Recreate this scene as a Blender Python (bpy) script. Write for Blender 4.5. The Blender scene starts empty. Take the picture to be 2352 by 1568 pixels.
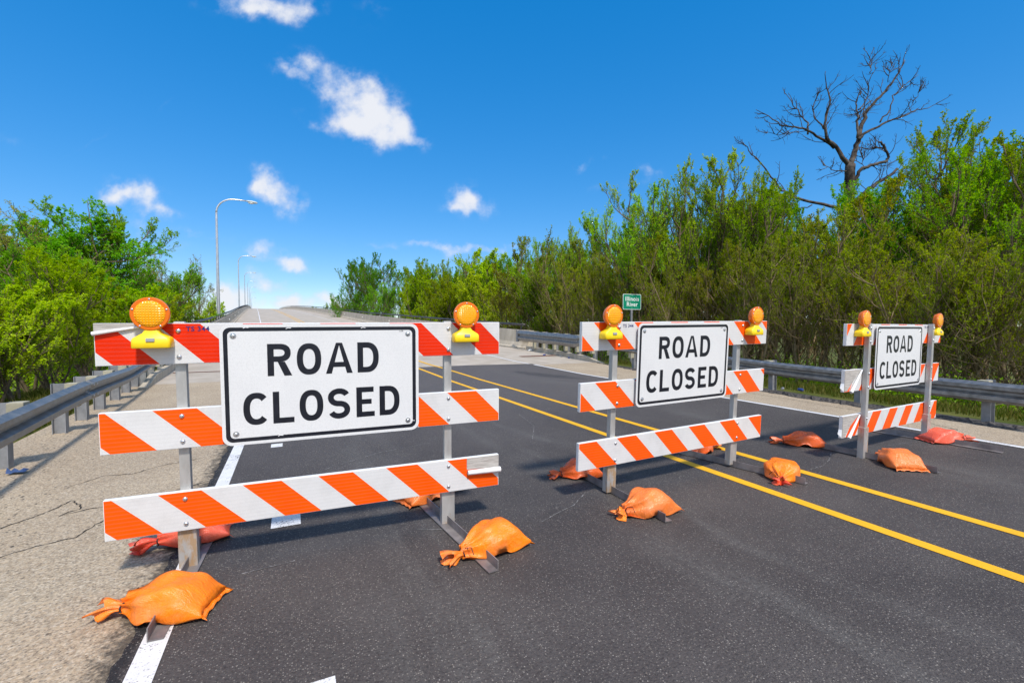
import bpy, bmesh, math, random
import numpy as np
from mathutils import Vector, Matrix
R = math.radians
scene = bpy.context.scene

# ------------------------------------------------------------------ camera, light, sky
CAM_Z, PSI, PITCH = 1.524, R(25.654), 0.035
cam_d = bpy.data.cameras.new("camera"); cam = bpy.data.objects.new("camera", cam_d)
scene.collection.objects.link(cam); scene.camera = cam
cam.location = (0, 0, CAM_Z)
cam.rotation_euler = (R(90) - PITCH, 0, -PSI)
cam_d.sensor_width = 36.0; cam_d.lens = 16.168
cam_d.clip_start = 0.05; cam_d.clip_end = 6000

SUN_EL, SUN_AZ = R(52), R(180)          # azimuth measured clockwise from +Y: the sun stands behind the camera
sun_d = bpy.data.lights.new("sun", 'SUN'); sun = bpy.data.objects.new("sun", sun_d)
scene.collection.objects.link(sun)
sun_d.energy = 2.5; sun_d.angle = R(5.5); sun_d.color = (1.0, 0.94, 0.86)
sd = Vector((math.sin(SUN_AZ) * math.cos(SUN_EL), math.cos(SUN_AZ) * math.cos(SUN_EL), math.sin(SUN_EL)))
sun.rotation_euler = sd.to_track_quat('Z', 'Y').to_euler()
sun.location = (0, -20, 40)

scene.view_settings.view_transform = 'Standard'; scene.view_settings.look = 'None'
scene.view_settings.exposure = 0.80; scene.view_settings.gamma = 1.0
scene.view_settings.use_curve_mapping = False
scene.cycles.max_bounces = 6; scene.cycles.transparent_max_bounces = 6

class NT:
    """small node-tree helper"""
    def __init__(s, tree): s.t = tree; s.n = tree.nodes; s.l = tree.links
    def new(s, typ, **kw):
        nd = s.n.new(typ)
        for k, v in kw.items(): setattr(nd, k, v)
        return nd
    def put(s, sock, val):
        if isinstance(val, bpy.types.NodeSocket): s.l.new(val, sock)
        elif val is not None: sock.default_value = val
    def math(s, op, a, b=None, c=None, clamp=False):
        nd = s.new('ShaderNodeMath', operation=op); nd.use_clamp = clamp
        s.put(nd.inputs[0], a)
        if b is not None: s.put(nd.inputs[1], b)
        if c is not None: s.put(nd.inputs[2], c)
        return nd.outputs[0]
    def vec(s, op, a, b=None, out=0):
        nd = s.new('ShaderNodeVectorMath', operation=op); s.put(nd.inputs[0], a)
        if b is not None: s.put(nd.inputs[1], b)
        return nd.outputs[out]
    def mix(s, f, a, b, typ='MIX'):
        nd = s.new('ShaderNodeMixRGB', blend_type=typ)
        s.put(nd.inputs[0], f)
        s.put(nd.inputs[1], a if isinstance(a, bpy.types.NodeSocket) else (*a, 1) if len(a) == 3 else a)
        s.put(nd.inputs[2], b if isinstance(b, bpy.types.NodeSocket) else (*b, 1) if len(b) == 3 else b)
        return nd.outputs[0]
    def noise(s, co, scale, detail=3, rough=0.55, out=0, dist=0.0):
        nd = s.new('ShaderNodeTexNoise'); s.put(nd.inputs['Vector'], co)
        nd.inputs['Scale'].default_value = scale; nd.inputs['Detail'].default_value = detail
        nd.inputs['Roughness'].default_value = rough; nd.inputs['Distortion'].default_value = dist
        return nd.outputs[out]
    def voro(s, co, scale, out='Distance', feature='F1'):
        nd = s.new('ShaderNodeTexVoronoi', feature=feature); s.put(nd.inputs['Vector'], co)
        nd.inputs['Scale'].default_value = scale
        return nd.outputs[out]
    def rng(s, v, a, b, c=0.0, d=1.0, smooth=False):
        nd = s.new('ShaderNodeMapRange'); nd.interpolation_type = 'SMOOTHSTEP' if smooth else 'LINEAR'
        s.put(nd.inputs[0], v)
        for i, x in enumerate((a, b, c, d)): s.put(nd.inputs[i + 1], x)
        return nd.outputs[0]
    def mapping(s, co, loc=(0, 0, 0), rot=(0, 0, 0), sc=(1, 1, 1), typ='POINT'):
        nd = s.new('ShaderNodeMapping', vector_type=typ); s.put(nd.inputs[0], co)
        nd.inputs[1].default_value = loc; nd.inputs[2].default_value = rot; nd.inputs[3].default_value = sc
        return nd.outputs[0]
    def xyz(s, v):
        nd = s.new('ShaderNodeSeparateXYZ'); s.put(nd.inputs[0], v); return nd.outputs

world = bpy.data.worlds.new("World"); scene.world = world; world.use_nodes = True
w = NT(world.node_tree); w.n.clear()
sky = w.new('ShaderNodeTexSky', sky_type='NISHITA')
sky.sun_disc = False; sky.sun_elevation = SUN_EL; sky.sun_rotation = SUN_AZ
sky.altitude = 200; sky.air_density = 0.8; sky.dust_density = 0.0; sky.ozone_density = 3.0
hs = w.new('ShaderNodeHueSaturation'); w.put(hs.inputs['Color'], sky.outputs[0])
gm = w.new('ShaderNodeGamma'); w.put(gm.inputs[0], sky.outputs[0]); gm.inputs[1].default_value = 0.47
w.put(hs.inputs['Color'], w.mix(1.0, gm.outputs[0], (0.97, 1.0, 1.04), 'MULTIPLY'))
hs.inputs['Hue'].default_value = 0.506; hs.inputs['Saturation'].default_value = 2.02; hs.inputs['Value'].default_value = 1.66
SKY_STRENGTH = 0.14
# clouds: each one a patch of sky directions round a fixed bearing, broken up by noise
tc = w.new('ShaderNodeTexCoord').outputs['Generated']
fw = (math.sin(PSI) * math.cos(PITCH), math.cos(PSI) * math.cos(PITCH), -math.sin(PITCH))
rt = (math.cos(PSI), -math.sin(PSI), 0.0)
up = (math.sin(PSI) * math.sin(PITCH), math.cos(PSI) * math.sin(PITCH), math.cos(PITCH))
df = w.vec('DOT_PRODUCT', tc, fw, 1); du = w.vec('DOT_PRODUCT', tc, rt, 1); dv = w.vec('DOT_PRODUCT', tc, up, 1)
dfc = w.math('MAXIMUM', df, 0.05)
cmb = w.new('ShaderNodeCombineXYZ')
w.put(cmb.inputs[0], w.math('DIVIDE', du, dfc)); w.put(cmb.inputs[1], w.math('DIVIDE', dv, dfc))
uvw = cmb.outputs[0]
wn = w.new('ShaderNodeTexNoise'); w.put(wn.inputs['Vector'], uvw)
wn.inputs['Scale'].default_value = 16; wn.inputs['Detail'].default_value = 5; wn.inputs['Roughness'].default_value = 0.55
warp = w.vec('SCALE', w.vec('SUBTRACT', wn.outputs['Color'], (0.5, 0.5, 0.5)), None)
warp.node.inputs['Scale'].default_value = 0.055
uvd = w.vec('ADD', uvw, warp)
# x, y, rx, ry, tilt(deg, clockwise), density        (units: tangent of the angle off a fixed bearing, x1069)
BL = [(560,-2,95,30,8,.62),(640,6,75,28,-6,.66),(600,20,60,26,20,.45),(690,15,40,34,50,.40),(855,6,40,10,0,.18),(850,35,40,22,0,.14),
 (638,142,24,13,55,.75),(672,165,55,15,20,.8),(710,150,45,30,20,1.0),(765,185,78,34,28,1.1),(815,215,80,46,38,.85),(868,215,42,34,45,.55),(880,258,60,48,48,.62),
 (835,292,58,36,18,1.05),(770,280,45,16,-15,.35),(790,255,60,40,40,.42),(830,270,60,34,30,.45),(718,282,40,11,30,.42),(905,300,62,26,25,.7),(950,318,42,16,20,.6),(925,268,40,24,50,.5),
 (285,446,55,32,5,1.15),(325,455,48,30,25,1.05),(350,474,42,22,20,.85),(245,446,42,18,-10,.55),(385,482,28,12,20,.35),
 (310,520,34,28,10,.42),(430,532,95,9,4,.36),(470,545,70,5,5,.2),
 (600,412,36,34,10,1.2),(625,435,45,30,35,1.15),(655,460,36,26,60,1.05),(678,470,20,26,30,.8),(578,425,24,20,0,.7),
 (1072,455,36,30,10,1.1),(1098,470,36,20,20,.85),(1040,470,30,14,0,.55),(1075,442,20,14,0,.6),
 (605,577,45,24,10,.85),(645,592,50,20,22,.85),(675,608,26,11,35,.6),(770,640,26,9,20,.16),
 (592,646,36,24,50,.75),(640,658,34,18,10,.65),(615,662,60,14,5,.3),
 (522,692,44,34,25,1.7),(552,708,40,20,20,1.2),(600,696,70,18,5,.8),(655,694,44,18,0,1.5),(680,698,36,16,0,.9),(725,698,64,18,0,1.0),(760,690,26,14,0,.4),(640,714,150,14,0,.28),
 (1342,371,26,10,-28,.5),(1390,364,10,7,0,.22),(1382,430,26,12,-10,.25),(1495,385,30,10,15,.4),(1480,408,50,16,-15,.24),
 (1000,558,160,8,2,.5),(1090,566,140,9,1,.5),(1025,577,28,16,0,.6),(1140,590,70,10,0,.25),(10,315,40,12,20,.2),
 (400,566,60,14,10,.2),(180,335,70,4,-26,.10),(330,255,110,4,-27,.10)]
acc = None
for (x, y, rx, ry, tilt, dens) in BL:
    m = w.mapping(uvd, loc=((x - 1176) / 1069, (784 - y) / 1069, 0), rot=(0, 0, R(-tilt)), sc=(rx * 1.9 / 1069, ry * 1.9 / 1069, 1), typ='TEXTURE')
    ln = w.vec('LENGTH', m, None, 1)
    v = w.rng(ln, 1.0, 0.0, 0.0, dens, smooth=True)
    acc = v if acc is None else w.math('MAXIMUM', acc, v) if dens > .7 else w.math('ADD', acc, v)
fine = w.noise(uvw, 22, 5, 0.55)
fine2 = w.noise(uvw, 90, 5, 0.6)
nz = w.math('ADD', w.rng(fine, 0.27, 0.73, -0.62, 0.34), w.rng(fine2, 0.3, 0.7, -0.05, 0.05))
dn = w.math('ADD', acc, w.math('MULTIPLY', nz, w.rng(acc, 0.0, 0.35, 0.0, 1.0)))
alpha = w.rng(dn, 0.0, 1.55, 0.0, 0.96, smooth=True)
alpha = w.math('MULTIPLY', alpha, w.rng(df, 0.05, 0.2, 0, 1))
fill_cloud = w.rng(w.noise(tc, 2.6, 7, 0.58), 0.44, 0.60, 0, 0.95, smooth=True)  # unseen cloud cover behind and overhead, added to whiten and lift the sky fill
fill_cloud = w.math('MULTIPLY', fill_cloud, w.rng(df, 0.42, 0.12, 0, 1, smooth=True))
alpha = w.math('MAXIMUM', alpha, fill_cloud)
cloudcol = w.mix(w.rng(w.math('ADD', dn, w.rng(fine, .3, .7, -.25, .25)), 0.25, 1.25, 0, 1), (0.37, 0.42, 0.54), (0.50, 0.51, 0.54))
cloudcol = w.mix(w.rng(df, 0.42, 0.12, 0, 1), cloudcol, (0.80, 0.80, 0.82))  # the added out-of-view clouds are set brighter for more fill light
bg1 = w.new('ShaderNodeBackground'); w.put(bg1.inputs[0], hs.outputs[0]); bg1.inputs[1].default_value = SKY_STRENGTH
bg2 = w.new('ShaderNodeBackground'); w.put(bg2.inputs[0], cloudcol); bg2.inputs[1].default_value = 1.0
mxs = w.new('ShaderNodeMixShader'); w.put(mxs.inputs[0], alpha)
w.l.new(bg1.outputs[0], mxs.inputs[1]); w.l.new(bg2.outputs[0], mxs.inputs[2])
wo = w.new('ShaderNodeOutputWorld'); w.l.new(mxs.outputs[0], wo.inputs[0])

# ------------------------------------------------------------------ helpers
col = scene.collection
def link(o, parent=None):
    col.objects.link(o)
    if parent is not None: o.parent = parent
    return o
def meta(o, label=None, cat=None, group=None, kind=None):
    if label: o['label'] = label
    if cat: o['category'] = cat
    if group: o['group'] = group
    if kind: o['kind'] = kind
    return o
def empty(name, loc=(0, 0, 0), rz=0.0):
    o = bpy.data.objects.new(name, None); o.location = loc; o.rotation_euler = (0, 0, rz)
    o.empty_display_size = 0.2
    return link(o)
class MB:
    """collects shapes for ONE mesh object"""
    def __init__(s): s.bm = bmesh.new()
    def quad(s, a, b, c, d):
        return s.bm.faces.new([s.bm.verts.new(p) for p in (a, b, c, d)])
    def poly(s, pts): return s.bm.faces.new([s.bm.verts.new(p) for p in pts])
    def box(s, x0, x1, y0, y1, z0, z1, bev=0.0):
        vs = [s.bm.verts.new((x, y, z)) for x in (x0, x1) for y in (y0, y1) for z in (z0, z1)]
        fs = [s.bm.faces.new([vs[i] for i in f]) for f in ((0,1,3,2),(4,6,7,5),(0,4,5,1),(2,3,7,6),(0,2,6,4),(1,5,7,3))]
        if bev > 0:
            es = {e for f in fs for e in f.edges}
            bmesh.ops.bevel(s.bm, geom=list(es), offset=bev, segments=2, affect='EDGES', profile=0.6)
    def tube(s, pts, rad, k=10, cap=True):
        n = len(pts); pts = [Vector(p) for p in pts]
        rad = rad if isinstance(rad, (list, tuple)) else [rad] * n
        rings = []; prev = None
        for i, p in enumerate(pts):
            t = (pts[min(i + 1, n - 1)] - pts[max(i - 1, 0)]).normalized()
            if prev is None:
                a = Vector((0, 0, 1)) if abs(t.z) < 0.9 else Vector((1, 0, 0))
                x = t.cross(a).normalized()
            else:
                x = (prev - t * prev.dot(t)).normalized()
            prev = x; y = t.cross(x)
            rings.append([s.bm.verts.new(p + (x * math.cos(2 * math.pi * j / k) + y * math.sin(2 * math.pi * j / k)) * rad[i]) for j in range(k)])
        for a, b in zip(rings, rings[1:]):
            for j in range(k): s.bm.faces.new((a[j], a[(j + 1) % k], b[(j + 1) % k], b[j]))
        if cap:
            s.bm.faces.new(rings[0][::-1]); s.bm.faces.new(rings[-1])
    def lathe(s, prof, org=(0, 0, 0), axis='Z', k=24):
        """prof: list of (r, h)"""
        rings = []
        for r, h in prof:
            ring = []
            for j in range(k):
                a = 2 * math.pi * j / k; c, d = r * math.cos(a), r * math.sin(a)
                p = {'Z': (c, d, h), 'Y': (c, h, d), 'X': (h, c, d)}[axis]
                ring.append(s.bm.verts.new(Vector(org) + Vector(p)))
            rings.append(ring)
        for a, b in zip(rings, rings[1:]):
            for j in range(k): s.bm.faces.new((a[j], a[(j + 1) % k], b[(j + 1) % k], b[j]))
        s.bm.faces.new(rings[0][::-1]); s.bm.faces.new(rings[-1])
    def dome(s, c, r, axis=(0, -1, 0), h=None, k=10):
        h = h or r * 0.7
        q = Vector(axis).to_track_quat('Z', 'Y').to_matrix(); c = Vector(c)
        prev = None
        for i in range(4):
            t = i / 4 * math.pi / 2
            ring = [s.bm.verts.new(c + q @ Vector((r * math.cos(t) * math.cos(2 * math.pi * j / k), r * math.cos(t) * math.sin(2 * math.pi * j / k), h * math.sin(t)))) for j in range(k)]
            if prev:
                for j in range(k): s.bm.faces.new((prev[j], prev[(j + 1) % k], ring[(j + 1) % k], ring[j]))
            prev = ring
        s.bm.faces.new(prev)
    def loft(s, rings, cap=True, closed=True):
        vr = [[s.bm.verts.new(p) for p in r] for r in rings]; k = len(vr[0])
        for a, b in zip(vr, vr[1:]):
            for j in range(k if closed else k - 1): s.bm.faces.new((a[j], a[(j + 1) % k], b[(j + 1) % k], b[j]))
        if cap and closed: s.bm.faces.new(vr[0][::-1]); s.bm.faces.new(vr[-1])
    def build(s, name, mat, parent=None, smooth=False, angle=None):
        bmesh.ops.recalc_face_normals(s.bm, faces=s.bm.faces)
        me = bpy.data.meshes.new(name); s.bm.to_mesh(me); s.bm.free()
        for m in (mat if isinstance(mat, (list, tuple)) else [mat]): me.materials.append(m)
        if smooth or angle:
            me.polygons.foreach_set('use_smooth', [True] * len(me.polygons))
            if angle: me.set_sharp_from_angle(angle=R(angle))
        return link(bpy.data.objects.new(name, me), parent)
def np_mesh(name, verts, faces, mat, parent=None, smooth=False):
    me = bpy.data.meshes.new(name); n, k = faces.shape
    me.vertices.add(len(verts)); me.vertices.foreach_set('co', np.asarray(verts, np.float32).ravel())
    me.loops.add(n * k); me.loops.foreach_set('vertex_index', faces.astype(np.int32).ravel())
    me.polygons.add(n); me.polygons.foreach_set('loop_start', np.arange(0, n * k, k, dtype=np.int32))
    me.update(calc_edges=True)
    if smooth: me.polygons.foreach_set('use_smooth', np.ones(n, bool))
    me.materials.append(mat)
    return link(bpy.data.objects.new(name, me), parent)

# ------------------------------------------------------------------ materials
def material(name, base=(.5, .5, .5), rough=.6, metal=0.0, spec=0.5):
    m = bpy.data.materials.new(name); m.use_nodes = True
    t = NT(m.node_tree); b = t.n['Principled BSDF']
    b.inputs['Base Color'].default_value = (*base, 1); b.inputs['Roughness'].default_value = rough
    b.inputs['Metallic'].default_value = metal; b.inputs['Specular IOR Level'].default_value = spec
    return m, t, b
def bump(t, b, h, strength=.3, dist=.01):
    n = t.new('ShaderNodeBump'); n.inputs['Strength'].default_value = strength; n.inputs['Distance'].default_value = dist
    t.put(n.inputs['Height'], h); t.l.new(n.outputs[0], b.inputs['Normal'])
def objco(t): return t.new('ShaderNodeTexCoord').outputs['Object']
def noisy(name, c0, c1, scale, rough=.6, metal=0., detail=5, bmp=0., spec=.5, lo=.35, hi=.68, r2=None):
    m, t, b = material(name, c0, rough, metal, spec); co = objco(t)
    n = t.noise(co, scale, detail)
    t.put(b.inputs['Base Color'], t.mix(t.rng(n, lo, hi), c0, c1))
    if r2 is not None: t.put(b.inputs['Roughness'], t.rng(n, lo, hi, rough, r2))
    if bmp: bump(t, b, t.noise(co, scale * 3, 4), bmp, .004)
    return m

def asphalt_mat():
    m, t, b = material("asphalt", (.05, .05, .05), .8, 0, .35); co = objco(t)
    X, Y, Z = t.xyz(co)
    big = t.noise(co, .55, 4); mid = t.noise(t.mapping(co, sc=(3.2, .5, 1)), 1.6, 4); fine = t.noise(co, 60, 4, .7)
    base = t.mix(t.rng(t.math('ADD', t.math('MULTIPLY', big, .6), t.math('MULTIPLY', t.noise(co, 2.3, 6, .65), .4)), .38, .62), (.047, .040, .038), (.071, .062, .058))
    # worn wheel paths, paler, broken up
    wob = t.math('ADD', X, t.rng(t.noise(co, .35, 2), 0, 1, -.7, .7))
    def band(c, wd): return t.rng(t.math('ABSOLUTE', t.math('SUBTRACT', wob, c)), wd, .0, 0, 1, smooth=True)
    tracks = t.math('MAXIMUM', band(.75, .55), t.math('MAXIMUM', band(2.35, .35), t.math('MAXIMUM', band(6.2, .5), band(2.95, .16))))
    tracks = t.math('MULTIPLY', t.math('MULTIPLY', tracks, t.rng(mid, .38, .68)), t.rng(t.noise(co, 28, 4, .7), .36, .62, .25, 1.15))
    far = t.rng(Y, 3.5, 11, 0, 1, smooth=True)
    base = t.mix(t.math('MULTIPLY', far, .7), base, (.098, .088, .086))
    base = t.mix(t.math('MULTIPLY', tracks, .75), base, (.105, .099, .092))
    # tar sealed ragged edge along the shoulder
    edge = t.rng(t.math('ADD', X, t.rng(t.noise(co, 9, 5, .7), .3, .7, -.07, .07)), -.64, -.70, 0, 1)
    base = t.mix(edge, base, (.018, .017, .018))
    # old dark oil stain
    st = t.vec('LENGTH', t.mapping(co, loc=(6.98, 12.2, 0), rot=(0, 0, R(19)), sc=(.42, 1.7, 9), typ='TEXTURE'), None, 1)
    st = t.rng(t.math('ADD', st, t.rng(t.noise(co, 3, 4), .3, .7, -.3, .3)), 1.0, .55, 0, .6, smooth=True)
    base = t.mix(st, base, (.03, .029, .031))
    # aggregate
    vr = t.voro(co, 112, 'Color'); vd = t.voro(co, 112, 'Distance')
    pick = t.rng(t.xyz(vr)[0], .62, .95, 0, 1); stone = t.math('MULTIPLY', pick, t.rng(vd, .48, .28, 0, 1))
    tint = t.mix(t.xyz(vr)[1], (.15, .13, .105), (.33, .30, .265))
    base = t.mix(t.math('MULTIPLY', stone, .85), base, tint)
    pit = t.rng(fine, .30, .52, .45, 1.12)
    base = t.mix(1.0, base, pit, 'MULTIPLY')
    t.put(b.inputs['Base Color'], base)
    h = t.math('ADD', t.math('MULTIPLY', vd, -.8), t.math('MULTIPLY', fine, 1.2))
    bump(t, b, h, .65, .006)
    return m
def shoulder_mat():
    m, t, b = material("shoulder", (.3, .27, .22), .88, 0, .25); co = objco(t)
    X, Y, Z = t.xyz(co)
    big = t.noise(co, .7, 5, .6)
    base = t.mix(t.rng(big, .32, .68), (.37, .28, .185), (.48, .38, .26))
    vr = t.voro(co, 80, 'Color'); vd = t.voro(co, 80, 'Distance')
    base = t.mix(t.rng(t.xyz(vr)[0], .0, 1, 0, .55), base, t.mix(t.xyz(vr)[1], (.16, .13, .10), (.60, .54, .44)))
    dark = t.math('MULTIPLY', t.rng(t.xyz(vr)[2], .80, .86), t.rng(vd, .5, .3))
    base = t.mix(t.math('MULTIPLY', dark, .6), base, (.10, .085, .07))
    fine = t.noise(co, 55, 4, .7)
    base = t.mix(1.0, base, t.rng(fine, .3, .6, .55, 1.1), 'MULTIPLY')
    # loose dark grit swept against the guardrail
    g = t.voro(co, 26, 'Color'); gd = t.voro(co, 26, 'Distance')
    loc = t.rng(t.math('ADD', X, t.math('MULTIPLY', Y, .09)), -1.25, -2.0, 0, 1)
    grit = t.math('MULTIPLY', t.rng(t.math('ADD', t.xyz(g)[0], t.math('MULTIPLY', loc, .38)), .97, 1.02), t.rng(gd, .34, .22))
    base = t.mix(grit, base, (.035, .032, .03))
    # tar splashed over the seam with the road
    tar = t.rng(t.math('ADD', X, t.rng(t.noise(co, 14, 6, .75), .3, .7, -.13, .13)), -.86, -.74, 0, .8)
    tar = t.math('MULTIPLY', tar, t.math('LESS_THAN', X, 0.0))
    base = t.mix(tar, base, (.03, .028, .026))
    t.put(b.inputs['Base Color'], base)
    bump(t, b, t.math('ADD', fine, t.math('MULTIPLY', vd, -.6)), .6, .006)
    return m
def paint_mat(name, c, wear=.5):
    m, t, b = material(name, c, .6, 0, .4); co = objco(t)
    n = t.noise(co, 70, 5, .72); n2 = t.noise(co, 4, 4)
    f = t.rng(t.math('ADD', n, t.math('MULTIPLY', n2, .45)), wear + .20, wear + .10, 0, 1)
    dirt = t.mix(t.rng(t.noise(co, 9, 5), .35, .7, 0, .22), c, tuple(x * .55 for x in c))
    t.put(b.inputs['Base Color'], t.mix(t.math('SUBTRACT', 1.0, f), dirt, (.06, .056, .06)))
    bump(t, b, n, .35, .003)
    return m
M = {}
M['asphalt'] = asphalt_mat(); M['shoulder'] = shoulder_mat()
M['white_line'] = paint_mat('white_paint', (.70, .69, .68), .70); M['yellow_line'] = paint_mat('yellow_paint', (.80, .42, .008), .76)
M['slab'] = noisy('bridge_concrete', (.36, .31, .25), (.46, .405, .34), 1.3, .85, bmp=.25, spec=.25)
M['deck'] = noisy('deck_concrete', (.36, .315, .26), (.46, .405, .34), .9, .85, bmp=.2, spec=.25)
def parapet_mat():
    m, t, b = material('parapet_concrete', (.42, .37, .3), .85, 0, .25); co = objco(t); X, Y, Z = t.xyz(co)
    n = t.noise(t.mapping(co, sc=(1, 1, .25)), 2.2, 6, .65)
    c = t.mix(t.rng(n, .35, .68), (.36, .31, .235), (.55, .485, .39))
    t.put(b.inputs['Base Color'], c); bump(t, b, t.noise(co, 20, 5), .25, .01)
    return m
M['parapet'] = parapet_mat()
M['rail_dark'] = noisy('weathered_rail', (.05, .045, .045), (.10, .09, .085), 3, .5, .5)
M['galv'] = noisy('galvanised_steel', (.23, .225, .215), (.37, .36, .345), 9, .42, .75, bmp=.05, r2=.6)
M['galv_dull'] = noisy('dull_galvanised_steel', (.20, .205, .215), (.31, .315, .325), 7, .6, .35, bmp=.08)
M['pole'] = noisy('pole_aluminium', (.48, .49, .51), (.60, .61, .63), 3, .35, .7)
M['lamp_grey'] = noisy('lamp_housing', (.50, .54, .54), (.58, .62, .62), 5, .5)
M['glass'] = material('lamp_glass', (.55, .58, .58), .15, 0, .6)[0]
def wood_mat():
    m, t, b = material('bare_wood', (.4, .38, .35), .85, 0, .2); co = objco(t)
    n = t.noise(t.mapping(co, sc=(3, 10, 45)), 3, 6, .65, dist=.6)
    t.put(b.inputs['Base Color'], t.mix(t.rng(n, .3, .7), (.24, .22, .20), (.55, .52, .48)))
    bump(t, b, n, .4, .003); return m
M['wood'] = wood_mat()
M['block'] = noisy('treated_wood', (.28, .26, .19), (.42, .39, .29), 8, .9)
def steel_post_mat(rust):
    m, t, b = material('sleeve_steel' if rust > .5 else 'post_steel', (.5, .5, .48), .5, .5); co = objco(t)
    c = t.mix(t.rng(t.noise(t.mapping(co, sc=(1, 1, .3)), 14, 5), .3, .7), (.40, .39, .37), (.56, .55, .53))
    r = t.rng(t.noise(t.mapping(co, sc=(1, 1, .35)), 9, 6, .7), .56 - .08 * rust, .70 - .08 * rust, 0, .8 * rust, smooth=True)
    t.put(b.inputs['Base Color'], t.mix(r, c, (.36, .20, .07))); t.put(b.inputs['Metallic'], t.math('SUBTRACT', .5, t.math('MULTIPLY', r, .5)))
    return m
M['post'] = steel_post_mat(.25); M['sleeve'] = steel_post_mat(1.0)
M['foot'] = noisy('foot_angle_iron', (.17, .155, .155), (.33, .30, .29), 8, .55, .4)
M['zinc'] = material('zinc_bolt', (.62, .63, .65), .28, .9)[0]
def sheeting(t, co):
    """beaded honeycomb of reflective sheeting, plus faint pressing lines"""
    hc = t.voro(t.mapping(co, sc=(1, .001, 1)), 140, 'Distance')
    ln = t.math('SINE', t.math('MULTIPLY', t.xyz(co)[2], 260.0))
    return hc, ln
def stripe_mat(name, rows, slope=1.0, orange=(.95, .098, .0), red=(.76, .026, .0)):
    """rows: three (start, period, is_red) for the rails from the top down; stripes run at 45 degrees in the rail's own coordinates"""
    m, t, b = material(name, (.8, .8, .8), .42, 0, .18); co = objco(t); X, Y, Z = t.xyz(co)
    hc, ln = sheeting(t, co)
    out = None
    for i, (st, per, isred) in enumerate(rows):
        s = t.math('ADD', X, t.math('MULTIPLY', Z, slope))
        ph = t.math('FRACT', t.math('DIVIDE', t.math('SUBTRACT', s, st), per))
        f = t.math('LESS_THAN', ph, .498)
        cc = red if isred else orange
        c = t.mix(f, (.66, .655, .65), cc)
        if out is None: out = c
        else:
            sel = t.math('LESS_THAN', Z, [None, -.38, -.90][i])
            out = t.mix(sel, out, c)
    out = t.mix(t.rng(hc, .15, .55, .0, .16), out, (.72, .72, .72), 'MULTIPLY')
    out = t.mix(t.rng(ln, .2, 1, 0, .07), out, (.3, .3, .3))
    grime = t.rng(t.noise(co, 5, 6, .65), .48, .78, 0, .25)
    out = t.mix(grime, out, (.45, .42, .38), 'MULTIPLY')
    t.put(b.inputs['Base Color'], out)
    t.put(b.inputs['Roughness'], t.rng(t.noise(co, 7, 3), .35, .7, .32, .5))
    bump(t, b, t.math('ADD', t.math('MULTIPLY', hc, .6), t.noise(co, 6, 3)), .12, .004)
    return m
M['rail_edge'] = noisy('white_rail_edge', (.70, .70, .69), (.78, .78, .77), 12, .5)
M['peel'] = noisy('peeled_sheeting', (.72, .72, .72), (.82, .82, .82), 30, .5)
M['peel_orange'] = material('peeled_orange_face', (.92, .13, .01), .45)[0]
def sign_mat():
    m, t, b = material('sign_white', (.8, .8, .82), .4, 0, .5); co = objco(t)
    hc, ln = sheeting(t, co)
    c = t.mix(t.rng(hc, .1, .5), (.60, .60, .60), (.69, .69, .69))
    c = t.mix(t.rng(t.noise(co, 3.5, 5, .6), .40, .75, 0, .30), c, (.56, .56, .57))
    c = t.mix(t.rng(ln, .3, 1, 0, .05), c, (.5, .5, .5))
    t.put(b.inputs['Base Color'], c); return m
M['sign'] = sign_mat()
M['legend'] = noisy('legend_black', (.005, .006, .012), (.011, .012, .02), 25, .32)
M['scratch'] = material('scratch', (.80, .80, .81), .5)[0]
M['blue_ink'] = material('blue_ink', (.006, .014, .13), .5)[0]
def lens_mat():
    m, t, b = material('amber_lens', (.9, .26, .0), .2, 0, .6); co = objco(t); X, Y, Z = t.xyz(co)
    g = t.math('MAXIMUM', t.math('SINE', t.math('MULTIPLY', X, 430.)), t.math('SINE', t.math('MULTIPLY', Z, 430.)))
    c = t.mix(t.rng(g, .5, 1, 0, .35), (1.0, .42, .0), (.82, .20, .0))
    t.put(b.inputs['Base Color'], c)
    b.inputs['Transmission Weight'].default_value = .0
    bump(t, b, g, .5, .003); return m
M['lens'] = lens_mat()
M['lens_rim'] = material('amber_rim', (.74, .15, .001), .28, 0, .55)[0]
M['yellow_case'] = noisy('yellow_case', (.86, .58, .006), (.92, .66, .01), 12, .4)
M['sensor'] = material('grey_sensor', (.33, .34, .36), .35)[0]
def bag_mat(name, c, c2):
    m, t, b = material(name, c, .34, 0, .55); co = objco(t); X, Y, Z = t.xyz(co)
    n = t.noise(co, 9, 5, .6)
    fade = t.rng(t.noise(co, 5, 6, .7), .52, .75, 0, .35)
    t.put(b.inputs['Base Color'], t.mix(fade, t.mix(t.rng(n, .35, .7), c, c2), (.80, .42, .24)))
    wv = t.math('ADD', t.math('SINE', t.math('MULTIPLY', X, 900.)), t.math('SINE', t.math('MULTIPLY', Y, 900.)))
    cr = t.noise(t.mapping(co, sc=(1.2, 3.5, 1)), 13, 6, .62, dist=1.2)
    bump(t, b, t.math('ADD', t.math('MULTIPLY', cr, 1.0), t.math('MULTIPLY', wv, .010)), .5, .022)
    t.put(b.inputs['Roughness'], t.rng(n, .3, .7, .22, .36))
    return m
M['bag_bright'] = bag_mat('bag_bright_orange', (1.0, 0.25, 0.006), (0.88, 0.18, 0.006))
M['bag_orange'] = bag_mat('bag_faded_orange', (0.9, 0.23, 0.045), (0.74, 0.155, 0.022))
M['bag_dark'] = bag_mat('bag_deep_orange', (0.8, 0.125, 0.014), (0.62, 0.09, 0.012))
M['bag_salmon'] = bag_mat('bag_salmon', (0.88, 0.14, 0.075), (0.76, 0.1, 0.05))
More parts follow.
